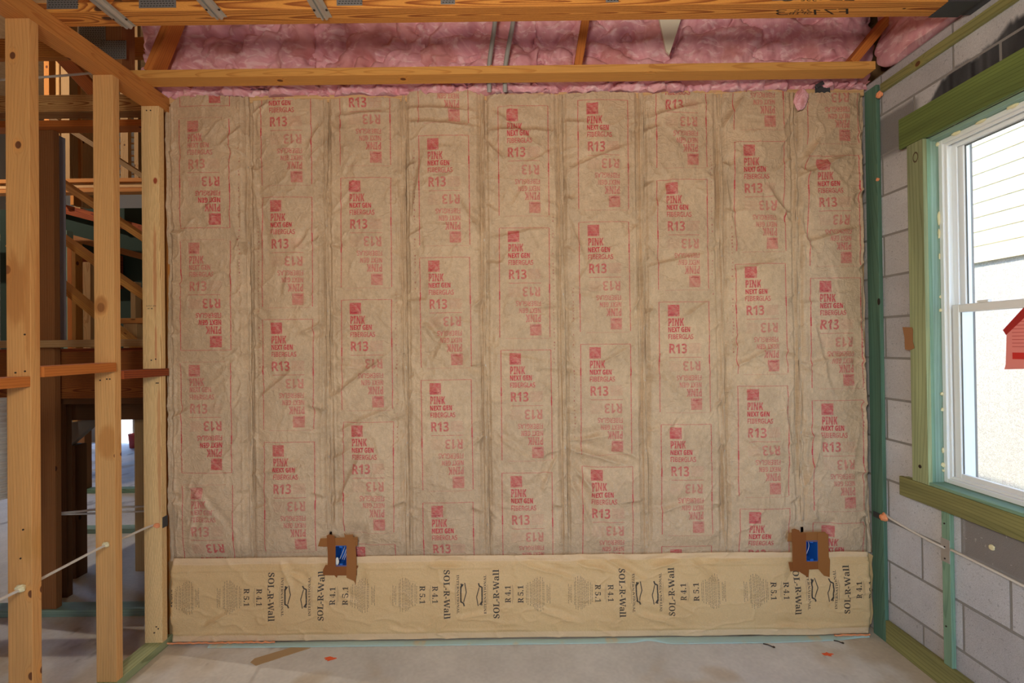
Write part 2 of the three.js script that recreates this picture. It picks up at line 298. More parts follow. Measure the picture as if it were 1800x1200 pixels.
// ---------------------------------------------------------------- the window
{
  const w = struct('window_1', 'white vinyl single-hung window in the block wall');
  const za = -2.209, zb = -1.283, y0 = 0.881, y1 = 2.391;
  const ring = (name, parent, X0, X1, a, b, c, d, t, tb = t, tt = t) => {
    const f = add(parent, name, mergeGeometries([
      boardGeo(X1 - X0, d - c, t, [0, 0], 0.003).translate((X0 + X1) / 2, (c + d) / 2, a + t / 2), boardGeo(X1 - X0, d - c, t, [0, 0], 0.003).translate((X0 + X1) / 2, (c + d) / 2, b - t / 2),
      boardGeo(X1 - X0, tb, b - a - 2 * t, [0, 0], 0.003).translate((X0 + X1) / 2, c + tb / 2, (a + b) / 2), boardGeo(X1 - X0, tt, b - a - 2 * t, [0, 0], 0.003).translate((X0 + X1) / 2, d - tt / 2, (a + b) / 2)]), M.vinyl);
    return f;
  };
  ring('frame', w, 1.905, 2.03, za, zb, y0, y1, 0.020);
  ring('frame_stop', w, 1.915, 1.925, za + 0.02, zb - 0.02, y0 + 0.02, y1 - 0.02, 0.012);
  ring('frame_track', w, 1.948, 1.956, za + 0.02, zb - 0.02, y0 + 0.02, y1 - 0.02, 0.022);
  const lo = ring('lower_sash', w, 1.928, 1.948, za + 0.031, zb - 0.031, y0 + 0.014, 1.661, 0.031, 0.036, 0.034);
  add(lo, 'pane', box(1.938, 1.9385, y0 + 0.05, 1.627, za + 0.062, zb - 0.062), M.glass);
  add(lo, 'gasket', mergeGeometries([box(1.9365, 1.940, y0 + 0.05, 1.627, za + 0.060, za + 0.066), box(1.9365, 1.940, y0 + 0.05, 1.627, zb - 0.066, zb - 0.060)]), M.gasket);
  add(lo, 'tilt_latch', boardGeo(0.016, 0.010, 0.05, [0, 0], 0.003).translate(1.938, 1.666, -2.04), M.vinyl);
  add(lo, 'sash_lock', boardGeo(0.02, 0.016, 0.06, [0, 0], 0.004).translate(1.942, 1.669, -1.746), M.vinyl);
  const up = ring('upper_sash', w, 1.962, 1.982, za + 0.025, zb - 0.025, 1.628, y1 - 0.02, 0.034, 0.034, 0.020);
  add(up, 'pane', box(1.972, 1.9725, 1.662, y1 - 0.04, za + 0.059, zb - 0.059), M.glass);
  add(up, 'gasket', mergeGeometries([box(1.9705, 1.974, 1.662, y1 - 0.04, za + 0.057, za + 0.063), box(1.9705, 1.974, y1 - 0.046, y1 - 0.04, za + 0.059, zb - 0.059)]), M.gasket);
  // spray foam squeezed out between frame and wood
  const r = rng(9);
  for (const [y, s, st] of [[2.378, 1, 1.2], [2.05, 0.7, 6], [1.98, 0.6, 5], [1.88, 0.5, 4], [1.70, 0.5, 2], [1.64, 0.8, 1.2], [1.27, 1, 1.2], [1.20, 0.7, 1.6], [1.02, 0.6, 3], [0.955, 1, 1.4], [0.93, 0.8, 1]]) { const l = add(w, 'spray_foam', lumpGeo(0.007 * s, Math.floor(r() * 99), 1, st, 1), M.foam); l.position.set(1.902, y, -2.207); }
  for (let i = 0; i < 7; i++) { const l = add(w, 'spray_foam', lumpGeo(0.006 + 0.003 * r(), i + 40, 1, 1, 2 + 2 * r()), M.foam); l.position.set(1.902, 2.388, -2.15 + i * 0.12 + 0.04 * r()); }
}
// red house-shaped paper stuck to the lower pane
{
  const st = thing('window_sticker', 'red house-shaped paper label stuck on the lower window pane', 'sticker', { pos: [1.9365, 1.39, -1.96] });
  const tx = canvasTex(512, 512, (d, g) => {
    g.fillStyle = '#f4928a'; g.fillRect(0, 0, 512, 512); g.fillStyle = '#c9302c';
    g.fillStyle = '#d92d28'; g.fillRect(60, 380, 150, 50); g.strokeStyle = 'rgba(190,50,50,.8)'; g.lineWidth = 4;
    for (let i = 0; i < 9; i++) { g.beginPath(); g.moveTo(60, 120 + i * 27); g.lineTo(i % 3 === 2 ? 280 : 450, 120 + i * 27); g.stroke(); }
  });
  const f = (pts) => { const g = slabGeo(pts, 0.0006); g.rotateY(-Math.PI / 2); const U = g.attributes.uv, P = g.attributes.position; for (let i = 0; i < P.count; i++) U.setXY(i, P.getZ(i) / 0.28, P.getY(i) / 0.26); return g; };
  add(st, 'body', f([[0.006, 0.02], [0.0, 0.0], [0.08, 0.006], [0.2, 0.006], [0.275, 0.0], [0.27, 0.02], [0.27, 0.155], [0.138, 0.27], [0.012, 0.145]]), std({ map: tx, roughness: 0.6}));
  const rf = add(st, 'roof', f([[-0.002, 0.155], [0.01, 0.135], [0.138, 0.25], [0.266, 0.135], [0.28, 0.155], [0.16, 0.275], [0.116, 0.275]]), std({ color: 0xb02420, roughness: 0.6 })); rf.position.x = -0.0008;
}
// ---------------------------------------------------------------- the house next door and the ground between
{
  add(scene, 'ground', box(-60, 60, -0.5, -0.16, -60, 60), M.soil, { kind: 'structure' });
  const h = thing('neighbouring_house', 'pale house wall of lapped siding over stucco outside the window', 'house');
  add(h, 'stucco_wall', box(5.2, 5.4, -0.2, 2.38, -12, 4), M.stucco);
  add(h, 'upper_wall', box(5.25, 5.4, 2.38, 4.6, -12, 4), M.siding);
  add(h, 'trim_band', box(5.17, 5.25, 2.36, 2.40, -12, 4), M.siding);
  for (let i = 0; i < 14; i++) { const m = add(h, 'siding_plank', new THREE.BoxGeometry(0.012, 0.175, 16), M.siding); m.position.set(5.222, 2.40 + 0.08 + i * 0.16, -4); m.rotation.z = -0.06; }
}

// ---------------------------------------------------------------- left: the open stud wall
const XL = -1.77, XS = XL - 0.089;
{
  const w = struct('wall_left', 'open wall of bare wooden studs on the left');
  board(w, 'sole_plate', [XS, XL], [0, 0.038], [-2.585, 2.5], M.olive);
  board(w, 'top_plate', [XS, XL], [2.739, 2.777], [-2.585, 2.5], M.spruceWarm);
  board(w, 'top_plate', [XS, XL], [2.777, 2.815], [-2.60, 2.5], M.spruceWarm);
  const nails = (st, pts) => { for (const [x, y, z] of pts) { const n = add(st, 'nail', new THREE.CylinderGeometry(0.0032, 0.0032, 0.003, 8).rotateX(Math.PI / 2), M.nail); n.position.set(x - st.position.x, y - st.position.y, z - st.position.z); } };
  const s3 = board(w, 'stud', [XS, XL], [0.038, 2.739], [-2.543, -2.505], M.studC, { off: [0, 0.038] });
  const s2 = board(w, 'stud', [XS, XL], [0.038, 2.739], [-2.253, -2.215], M.studB, { off: [0, 0.038] });
  const s1 = board(w, 'stud', [XS, XL], [0.038, 2.739], [-1.868, -1.83], M.studA, { off: [0, 0.038] });
  nails(s3, [[-1.83, 2.715, -2.504], [-1.81, 2.715, -2.504], [-1.815, 1.455, -2.504], [-1.793, 1.46, -2.504], [-1.79, 1.34, -2.504], [-1.782, 1.34, -2.504], [-1.80, 0.12, -2.504], [-1.79, 0.11, -2.504], [-1.81, 0.09, -2.504]]);
  nails(s2, [[-1.833, 1.375, -2.214], [-1.803, 1.38, -2.214], [-1.79, 1.38, -2.214]]);
  nails(s1, [[-1.825, 1.43, -1.829], [-1.79, 1.435, -1.829], [-1.79, 1.57, -1.829], [-1.80, 0.855, -1.829], [-1.81, 0.75, -1.829]]);
  for (const z of [-1.42, -1.01, -0.6, -0.2, 0.2, 0.6, 1.0, 1.4, 1.8, 2.2]) board(w, 'stud', [XS, XL], [0.038, 2.739], [z - 0.038, z], M.spruceWarm);
  board(w, 'end_stud', [XS, XS + 0.03], [0, 2.739], [-2.60, -2.56], M.spruceBrown);
  // fire blocking between the studs, slightly out of line with one another
  plank(w, 'blocking', [-1.815, 1.397, -1.42], [-1.815, 1.397, -1.83], 0.089, 0.038, [1, 0, 0], M.spruceOrange);
  plank(w, 'blocking', [-1.803, 1.430, -1.870], [-1.803, 1.433, -2.213], 0.089, 0.04, [1, 0, 0], M.spruceOrange);
  plank(w, 'blocking', [-1.803, 1.395, -2.254], [-1.803, 1.393, -2.55], 0.089, 0.038, [1, 0, 0], M.pineRed);
  board(w, 'nail_plate', [-1.769, -1.767], [0.61, 0.665], [-2.546, -2.509], M.gun, { ud: { label: 'dark steel nail plate' } });
}
{
  const c = thing('electric_cable', 'pale cable threaded through holes near the foot of the left studs', 'cable');
  add(c, 'sheath', tube([[-1.815, 0.60, -2.62], [-1.812, 0.628, -2.50], [-1.805, 0.64, -2.32], [-1.805, 0.648, -2.22], [-1.803, 0.645, -2.0], [-1.80, 0.642, -1.83], [-1.80, 0.645, -1.6], [-1.81, 0.65, -1.0]], 0.0055, 80), M.cable);
  for (const [p, m, s] of [[[-1.806, 0.65, -2.208], M.foam, 1], [[-1.803, 0.645, -1.822], M.foam, 1.15], [[-1.79, 0.627, -2.50], M.orangeFoam, 1]]) { const l = add(c, 'foam_plug', lumpGeo(0.0115 * s, 7, 1.2, 1, 1.1), m); l.position.set(...p); }
}

// ---------------------------------------------------------------- ceiling trusses
function gridPlate(parent, w, h, x, y, z, ry = 0, flat = false) {       // toothed truss plate
  const p = add(parent, 'metal_plate', boardGeo(w, h, 0.0018, [0, 0], 0.0005), M.plate, { label: 'toothed grey metal plate' });
  p.position.set(x, y, z); if (flat) p.rotation.x = Math.PI / 2;
  const gs = []; for (let i = 0; i * 0.012 < w - 0.012; i++) for (let k = 0; k * 0.009 < h - 0.008; k++) gs.push(new THREE.BoxGeometry(0.007, 0.0026, 0.0006).translate(-w / 2 + 0.01 + i * 0.012 + (k % 2) * 0.003, -h / 2 + 0.007 + k * 0.009, 0.0011));
  if (gs.length) add(p, 'tooth_slots', mergeGeometries(gs), M.plateTooth, { kind: 'stuff' });
}
// lumber grain laid along the texture's width, with the writing found on that chord
const chordTex = paintTex(2048, 100, (x, y) => {
  const u = y / 100 * 0.089, v = x / 2048 * 3.7; let uu = u - 0.045 + 0.02 * (fbm(v * 0.8, 1.1, 3, 3) - 0.5);
  let g = Math.sqrt(uu * uu + 0.0011 * Math.pow(Math.sin(v * 1.1 + 1.2) + 0.3 * fbm(v, 5, 3, 7), 2)) * 165 + 0.5 * fbm(u * 60, v * 3, 3, 5);
  for (const [kv, ku, r] of [[0.28, 0.05, 0.03], [0.72, 0.06, 0.012]]) { const d = Math.hypot((v - kv) / (r * 2), (u - ku) / r); g += 2.2 * Math.exp(-d * d); }
  const f = g - Math.floor(g), L = smooth(0.35, 0.95, f) * (1 - 0.7 * smooth(0.95, 1, f)); let c = mix3([226, 178, 106], [148, 90, 40], L * 0.95);
  for (const [kv, ku, r] of [[0.28, 0.05, 0.012], [0.72, 0.06, 0.007], [3.42, 0.05, 0.004]]) { const d = Math.hypot((v - kv) / (r * 2), (u - ku) / r); c = mix3(c, [62, 40, 24], 0.9 * smooth(1, 0.6, d)); }
  const b = 0.95 + 0.1 * vn(x * 0.4, y * 2.2, 4); return c.map((q) => clamp(q * b, 0, 255));
}, true, (g) => {
  const X = (x) => (x + 1.86) / 3.7 * 2048;
  g.save(); g.translate(X(1.37), 18); g.rotate(Math.PI + 0.05); g.scale(1.15, 1); g.fillStyle = '#1c130c'; g.strokeStyle = '#1c130c'; g.lineWidth = 2.2; g.font = 'italic 50px sans-serif'; g.translate(0, 0); g.fillText('F71', 0, -8); g.fillText('3', 118, -14); g.restore();
  g.save(); g.translate(X(1.21), 30); g.rotate(Math.PI + 0.06); g.fillStyle = 'rgba(40,26,14,.85)'; g.font = 'bold 21px monospace'; g.fillText('SPIB', 0, 0); g.fillText('225', 6, -18); g.restore();
});
{
  const mat = std({ map: chordTex, color: 0xf4d2a4, roughness: 0.8 });
  function truss(label, z0, xa, xb, chordMat, webs, bottomGeo) {
    const t = thing('floor_truss', label, 'truss');
    const z1 = z0 - 0.088;
    if (bottomGeo) { const m = add(t, 'bottom_chord', bottomGeo, chordMat); m.position.set((xa + xb) / 2, 2.834, (z0 + z1) / 2); } else board(t, 'bottom_chord', [xa, xb], [2.815, 2.853], [z1, z0], chordMat);
    board(t, 'top_chord', [xa, 1.95], [3.19, 3.228], [z1, z0], M.spruceWarm);
    for (const [a, b, m] of webs) plank(t, 'web', [a[0], a[1], z0 - 0.044], [b[0], b[1], z0 - 0.044], 0.086, 0.038, [0, 0, 1], m);
    return t;
  }
  const near = truss('ceiling truss chord nearest the camera, its underside written upside down in black', -1.914, -1.86, 1.76, mat,
    [[[-1.7, 2.85], [-1.3, 3.19], M.spruceOrange], [[1.5, 2.85], [1.1, 3.19], M.spruceOrange]],
    (() => { const g = new RoundedBoxGeometry(3.62, 0.038, 0.088, 1, 0.002), P = g.attributes.position, N = g.attributes.normal, U = g.attributes.uv; for (let i = 0; i < P.count; i++) U.setXY(i, (P.getX(i) + 1.81) / 3.7, Math.abs(N.getY(i)) > 0.5 ? 0.5 + P.getZ(i) / 0.088 * 0.98 * Math.sign(-N.getY(i)) * -1 : 0.5 + P.getY(i) / 0.1); return g; })());
  for (const [a, b] of [[-1.78, -1.66], [-1.424, -1.281], [-0.661, -0.562], [-0.259, -0.204], [0.378, 0.427], [1.02, 1.12]]) gridPlate(near, b - a, 0.052, (a + b) / 2, 2.853, -1.9126);
  { const hg = add(near, 'hanger', mergeGeometries([boardGeo(0.12, 0.002, 0.095, [0, 0], 0.0005).translate(1.76, 2.8135, -1.958), boardGeo(0.12, 0.07, 0.002, [0, 0], 0.0005).translate(1.76, 2.848, -1.9125), boardGeo(0.05, 0.16, 0.095, [0, 0], 0.002).translate(1.845, 2.90, -1.958)]), M.gun, { label: 'grey steel hanger' }); }
  const back = truss('yellow ceiling truss running along the top of the kraft papered wall', -2.384, -1.86, 1.765, M.spruceYellow,
    [[[0.335, 2.852], [0.395, 3.19], M.spruceOrange], [[1.66, 2.852], [1.93, 3.17], M.spruceOrange], [[-1.74, 2.852], [-1.6, 3.19], M.spruceOrange]]);
  board(back, 'end_post', [-2.0, -1.86], [2.83, 3.19], [-2.47, -2.384], M.spruceBrown);
  gridPlate(back, 0.13, 0.13, -2.0, 3.03, -2.382);
  gridPlate(back, 0.13, 0.09, -1.90, 2.95, -2.3815);
  const t3 = truss('ceiling truss overhead in front of the camera', -1.44, -1.86, 1.76, M.pineWarm, [[[-1.2, 2.85], [-0.8, 3.19], M.spruceOrange], [[0.9, 2.85], [1.3, 3.19], M.spruceOrange]]);
}
// metal channels screwed under the truss, running towards the camera
{
  const labels = ['grey metal furring channel under the truss nearest the stud wall', 'grey metal furring channel under the truss, middle of three', 'grey metal furring channel under the truss, farthest from the stud wall'];
  [[-1.53, -2.0], [-1.135, -1.95], [-0.725, -1.96]].forEach(([x, z], i) => {
    const t = thing('metal_channel', labels[i], 'metal channel', { group: 'metal channels under the trusses' });
    const s = new THREE.Shape(); [[-0.030, 0], [-0.030, -0.0012], [-0.017, -0.0012], [-0.011, -0.012], [-0.004, -0.012], [-0.002, -0.004], [0.002, -0.004], [0.004, -0.012], [0.011, -0.012], [0.017, -0.0012], [0.030, -0.0012], [0.030, 0]].forEach((p, k) => (k ? s.lineTo(...p) : s.moveTo(...p)));
    const g = new THREE.ExtrudeGeometry(s, { depth: 2.2, bevelEnabled: false }); const m = add(t, 'channel', g, M.galv); m.position.set(x, 2.814, z);
    for (const dx of [-0.024, 0.024]) { const sc = add(t, 'screw', new THREE.CylinderGeometry(0.0045, 0.0045, 0.003, 10), M.nail); sc.position.set(x + dx, 2.8118, z + 0.045); }
  });
}
// ---------------------------------------------------------------- pink insulation overhead
function battGeo(w, h, d, seed, nx = 60, ny = 40) {
  const g = new THREE.BoxGeometry(w, h, d, nx, ny, 8), P = g.attributes.position, N = g.attributes.normal, U = g.attributes.uv;
  for (let i = 0; i < P.count; i++) {
    let x = P.getX(i), y = P.getY(i), z = P.getZ(i); const fx = x / w * 2, fy = y / h * 2, fz = z / d * 2;
    const e = 1 - 0.35 * (Math.pow(Math.abs(fx), 8) + 0.6 * Math.pow(Math.abs(fy), 8));
    const n = fbm(x * 9 + seed * 7, y * 12, 4, seed) - 0.5, f = Math.abs(fbm(x * 5 + seed, y * 6, 3, seed + 3) - 0.5);
    z = z * e + fz * (0.06 * n - 0.06 * Math.exp(-f * 24)) + 0.02 * (fbm(x * 34 + z * 20, y * 40, 4, seed + 8) - 0.5) * fz;
    x += 0.03 * (fbm(z * 16, y * 18, 4, seed + 15) - 0.5) * fx;
    x += 0.012 * (fbm(y * 14, z * 14, 3, seed + 5) - 0.5) * fx; y += 0.02 * (fbm(x * 14, z * 14, 3, seed + 6) - 0.5) * fy;
    P.setXYZ(i, x, y, z); U.setXY(i, x + z * 0.8 + seed * 0.37, (y + z * 0.3) * 2 + seed * 0.21);
  }
  g.computeVertexNormals(); return g;
}
{
  const names = ['pink fibreglass batt above the truss at its left end', 'pink fibreglass batt above the truss, second from the left', 'pink fibreglass batt above the truss, third from the left', 'pink fibreglass batt behind the two grey cables', 'narrow pink fibreglass batt left of the leaning wooden web', 'pink fibreglass batt between the leaning web and the white baffle', 'long pink fibreglass batt from the white baffle to the right-hand web'];
  const xs = [-1.875, -1.554, -1.0, -0.435, 0.138, 0.333, 0.815, 1.86];
  names.forEach((l, i) => { const a = xs[i], b = xs[i + 1]; const t = add(scene, 'ceiling_batt', battGeo(b - a + 0.012, 0.37, 0.13, i + 2, Math.max(24, Math.round((b - a) * 110))), M.pink, { label: l, category: 'insulation', group: 'pink batts above the wall' }); t.position.set((a + b) / 2, 3.035, -2.575 + 0.012 * (i % 2)); });
  const t = add(scene, 'ceiling_batt', battGeo(0.16, 0.34, 0.85, 31, 20, 40), M.pink, { label: 'pink fibreglass batt lying on top of the block wall', category: 'insulation', group: 'pink batts above the wall' }); t.position.set(1.905, 3.02, -2.08);
  const g = battGeo(3.66, 0.085, 0.09, 12, 400, 14), P = g.attributes.position;
  for (let i = 0; i < P.count; i++) { const x = P.getX(i), k = fbm(x * 16, 2, 4, 44); P.setZ(i, P.getZ(i) + 0.08 * (k - 0.5 + 0.5 * (fbm(x * 45, P.getY(i) * 50, 3, 45) - 0.5)) * (P.getZ(i) > 0 ? 1 : 0)); P.setY(i, P.getY(i) + 0.02 * (fbm(x * 22, P.getZ(i) * 20, 4, 48) - 0.5)); }
  g.computeVertexNormals();
  const s = add(scene, 'insulation_roll', g, M.pink, { label: 'torn pink fibreglass strip along the top edge of the kraft paper', category: 'insulation' }); s.position.set(0.035, 2.858, -2.60);
  const tuft = add(scene, 'insulation_tuft', lumpGeo(0.045, 15, 0.7, 1.25, 0.3), M.pink, { label: 'pink fibreglass tuft hanging over the kraft paper near its upper right', category: 'insulation' }); tuft.position.set(1.497, 2.755, -2.545); tuft.rotation.z = -0.35;
  const brk = thing('metal_strap', 'dark metal strap folded over the wall top at the right', 'metal strap');
  add(brk, 'strap', mergeGeometries([boardGeo(0.078, 0.05, 0.003, [0, 0], 0.001).translate(1.622, 2.803, -2.566), boardGeo(0.045, 0.02, 0.003, [0, 0], 0.001).rotateZ(0.5).translate(1.60, 2.83, -2.553)]), M.gun);
  const c = [['left of the two grey cables dropping from the truss', [[-0.055, 3.18, -2.42], [-0.066, 3.08, -2.43], [-0.098, 2.89, -2.475], [-0.10, 2.80, -2.53]]], ['right of the two grey cables dropping from the truss', [[0.04, 3.18, -2.43], [0.022, 3.08, -2.435], [-0.017, 2.89, -2.475], [-0.02, 2.80, -2.53]]]];
  for (const [l, pts] of c) { const t2 = thing('grey_cable', l, 'cable', { group: 'grey cables above the wall' }); const gg = tube(pts, 0.0115, 30, 10); const m = add(t2, 'sheath', gg, std({ color: 0x9d9890, roughness: 0.6 })); }
  const bf = thing('white_baffle', 'white pointed board wedged in the pink insulation above the wall', 'baffle');
  const bm = add(bf, 'board', slabGeo([[0.74, 3.18], [0.88, 3.18], [0.80, 2.945], [0.785, 2.96]], 0.012, 0.001), std({ color: 0xe4dac2, roughness: 0.6 })); bm.position.z = -2.475;
  const of = add(scene, 'foam_blob', lumpGeo(0.012, 3), M.orangeFoam, { label: 'orange foam crumb at the foot of the left grey cable', category: 'foam' }); of.position.set(-0.085, 2.865, -2.425);
}

// ---------------------------------------------------------------- kraft-faced batts on the back wall
const SEAM = [-1.783, -1.36, -0.955, -0.552, -0.141, 0.264, 0.681, 1.087, 1.483, 1.852];
const PRINT = [[-1.578, 2.417, 1], [-1.154, 2.0, 0], [-0.748, 2.097, 0], [-0.340, 2.310, 0], [0.070, 2.458, 0], [0.482, 1.853, 0], [0.890, 2.066, 0], [1.290, 2.258, 0], [1.673, 2.180, 0]];
const TOPS = [2.815, 2.795, 2.795, 2.829, 2.806, 2.808, 2.80, 2.802, 2.792];
const BOXES = [[-0.886, 0.445], [1.516, 0.441]];      // outlet boxes: 55 x 100 mm holes in the paper
const inHole = (x, y) => BOXES.some(([bx, by]) => Math.abs(x - bx) < 0.033 && Math.abs(y - by) < 0.056);
const calm = (x, y) => { let k = 1; for (const [bx, by] of BOXES) k = Math.min(k, smooth(0.75, 1.15, Math.max(Math.abs(x - bx) / 0.13, Math.abs(y - by) / 0.15))); return k; };
const CREASES = [[0,-1.68,0.82,-1.47,0.58,3],[0,-1.63,0.76,-1.68,0.48,3],[0,-1.50,2.55,-1.37,2.68,3],[0,-1.46,2.25,-1.36,1.93,4],[1,-1.32,1.24,-1.10,1.42,3],[1,-1.27,0.87,-1.06,0.95,2],[1,-1.05,2.54,-0.95,2.70,3],[1,-1.33,2.43,-1.26,1.89,3],[2,-0.93,2.70,-0.57,2.72,4],[2,-0.92,1.25,-0.62,1.49,5],[2,-0.91,1.07,-0.60,1.21,4],[2,-0.94,1.42,-0.62,1.37,3],[2,-0.90,0.72,-0.77,0.98,4],[2,-0.88,1.83,-0.59,1.65,2],[3,-0.55,2.74,-0.16,2.72,6],[3,-0.55,2.67,-0.15,2.64,6],[3,-0.48,1.65,-0.18,1.33,5],[3,-0.51,2.18,-0.44,2.56,4],[3,-0.28,2.29,-0.14,2.04,4],[3,-0.41,1.42,-0.29,1.65,3],[3,-0.52,1.53,-0.25,1.27,3],[4,-0.12,2.62,0.26,2.61,6],[4,-0.10,2.73,0.17,2.52,4],[4,-0.11,2.06,0.21,2.11,3],[4,-0.10,1.47,0.22,1.41,3],[4,-0.09,1.06,0.17,0.85,3],[4,0.14,0.74,0.24,0.97,4],[5,0.27,0.98,0.63,0.87,8],[5,0.28,0.92,0.46,0.69,8],[5,0.28,0.85,0.43,0.48,7],[5,0.27,1.01,0.52,1.04,5],[5,0.40,0.63,0.53,0.44,4],[5,0.30,2.41,0.66,2.55,4],[5,0.30,2.16,0.39,1.90,4],[5,0.44,1.40,0.67,1.52,3],[6,0.71,2.67,1.05,2.76,5],[6,0.70,1.90,1.05,1.98,4],[6,0.72,0.63,1.00,0.73,4],[6,0.70,1.40,0.88,1.22,4],[6,0.73,2.16,0.86,2.40,4],[6,0.88,1.63,1.06,1.75,3],[7,1.32,2.32,1.48,2.07,7],[7,1.11,2.62,1.23,2.81,6],[7,1.19,1.03,1.27,0.94,5],[7,1.13,1.37,1.42,1.52,5],[7,1.12,1.87,1.44,1.94,3],[7,1.11,2.40,1.18,1.87,4],[7,1.40,1.22,1.45,0.75,4],[8,1.49,2.36,1.79,2.48,7],[8,1.52,2.43,1.62,2.58,5],[8,1.52,2.02,1.83,2.10,6],[8,1.49,2.20,1.56,1.92,5],[8,1.52,1.39,1.82,1.46,4],[8,1.81,2.71,1.83,1.62,8],[8,1.81,1.62,1.83,0.51,9],[8,1.50,0.75,1.59,0.98,5],[8,1.56,1.63,1.64,1.21,3]];
function creaseAt(list, x, y) {
  let z = 0;
  for (const c of list) {
    const [ax, ay, bx, by, code] = c, L = Math.hypot(bx - ax, by - ay), ux = (bx - ax) / L, uy = (by - ay) / L, px = x - ax, py = y - ay;
    const s = (px * ux + py * uy) / L; if (s < -0.05 || s > 1.05) continue;
    let d = -px * uy + py * ux + 0.012 * (fbm(s * L * 14, ax * 9 + ay, 2, 61) - 0.5); const w = 0.0055 + 0.0013 * code; if (Math.abs(d) > 7 * w) continue;
    const tp = smooth(-0.05, 0.2, s) * smooth(1.05, 0.6, s);
    z += 0.0031 * code * tp * (Math.exp(-Math.abs(d) / (0.75 * w)) - 0.75 * Math.exp(-Math.pow((d - 2.3 * w) / (1.9 * w), 2)));
  }
  return z;
}
// print: box, logo square, words, R value, small text; then the same turned half round below the divider
function printUnit(g, k, strong, weak, seed, flip) {
  const RED = (a) => `rgba(192,50,58,${Math.min(1, a)})`, r = rng(seed);
  g.save(); if (flip) g.rotate(Math.PI);
  const word = (t, x, y0, y1, x1, a, weight = 'bold') => {
    g.save(); const H = (y1 - y0) * k; g.font = `${weight} 100px sans-serif`; const W = g.measureText(t).width; g.fillStyle = RED(a);
    g.translate(x * k, y1 * k); g.scale((x1 - x) * k / W, H / 72); g.fillText(t, 0, 0); g.strokeStyle = RED(a); g.lineWidth = t === 'R13' ? 1 : 4; g.strokeText(t, 0, 0); g.restore();
  };
  const half = (on) => {
    const a = on ? strong : weak;
    const q = 0.0588; g.fillStyle = RED(0.62 * a); g.fillRect(-0.085 * k, -0.270 * k, q * k, q * k);
    g.save(); g.beginPath(); g.rect(-0.085 * k, -0.270 * k, q * k, q * k); g.clip(); g.strokeStyle = 'rgba(214,160,140,.6)'; g.lineWidth = 0.0022 * k;
    for (let i = 0; i < 4; i++) { g.beginPath(); g.arc((-0.092 + i * 0.009) * k, -0.204 * k, (0.062 - i * 0.011) * k, -1.5 + i * 0.16, -0.12); g.stroke(); }
    g.fillStyle = 'rgba(150,30,40,.35)'; g.fillRect(-0.078 * k, -0.224 * k, 0.044 * k, 0.006 * k); g.restore();
    word('PINK', -0.085, -0.201, -0.163, -0.006, 0.66 * a); word('NEXT GEN', -0.085, -0.154, -0.130, 0.030, Math.min(1, (on ? 1.05 : 0.62) * a)); g.fillStyle = RED(0.5 * a); g.fillRect(0.032 * k, -0.154 * k, 0.006 * k, 0.002 * k);
    word('FIBERGLAS', -0.085, -0.118, -0.094, 0.046, 0.72 * a, 'normal'); word('R13', -0.085, -0.070, -0.021, 0.012, 0.60 * a);
    g.fillStyle = RED(0.28 * a); for (let i = 0; i < 9; i++) g.fillRect(0.020 * k, (-0.071 + i * 0.006) * k, (0.058 + 0.010 * r()) * k, 0.0018 * k);
  };
  half(true); g.save(); g.rotate(Math.PI); half(false); g.restore();
  g.fillStyle = RED(0.5); g.fillRect(-0.08 * k, -0.001 * k, 0.165 * k, 0.0026 * k);
  g.strokeStyle = RED(0.8); g.lineWidth = 0.0032 * k;
  for (const s of [-1, 1]) { g.beginPath(); g.moveTo(s * 0.129 * k, -0.285 * k); g.lineTo(s * (0.129 + 0.001 * r()) * k, 0.28 * k); g.stroke(); g.fillStyle = RED(0.95); g.fillRect((s * 0.129 - 0.0028) * k, (-0.2 + 0.3 * r()) * k, 0.0055 * k, 0.045 * k); }
  g.lineWidth = 0.0024 * k; g.strokeStyle = RED(0.6); g.beginPath(); g.moveTo(-0.129 * k, -0.285 * k); g.lineTo(0.129 * k, -0.285 * k); g.stroke(); g.strokeStyle = RED(0.22); g.beginPath(); g.moveTo(-0.1 * k, 0.285 * k); g.lineTo(0.125 * k, 0.285 * k); g.stroke();
  g.restore();
}
const kraftBump = paintTex(1024, 1024, (x, y) => {
  const u = x / 1024, v = y / 1024; let s = 0;
  const wx = u * 9 + 1.3 * fbm(u * 6, v * 6, 3, 71), wy = v * 9 + 1.3 * fbm(u * 6 + 5, v * 6, 3, 72);
  s += 1 - Math.min(1, Math.abs(fbm(wx, wy, 3, 73) - 0.5) * 9); s += 0.6 * (1 - Math.min(1, Math.abs(fbm(wx * 2.3 + 4, wy * 2.3, 2, 74) - 0.5) * 8)); s += 0.35 * vn(u * 260, v * 260, 75);
  const q = clamp(s / 2, 0, 1) * 255; return [q, q, q];
}, false);
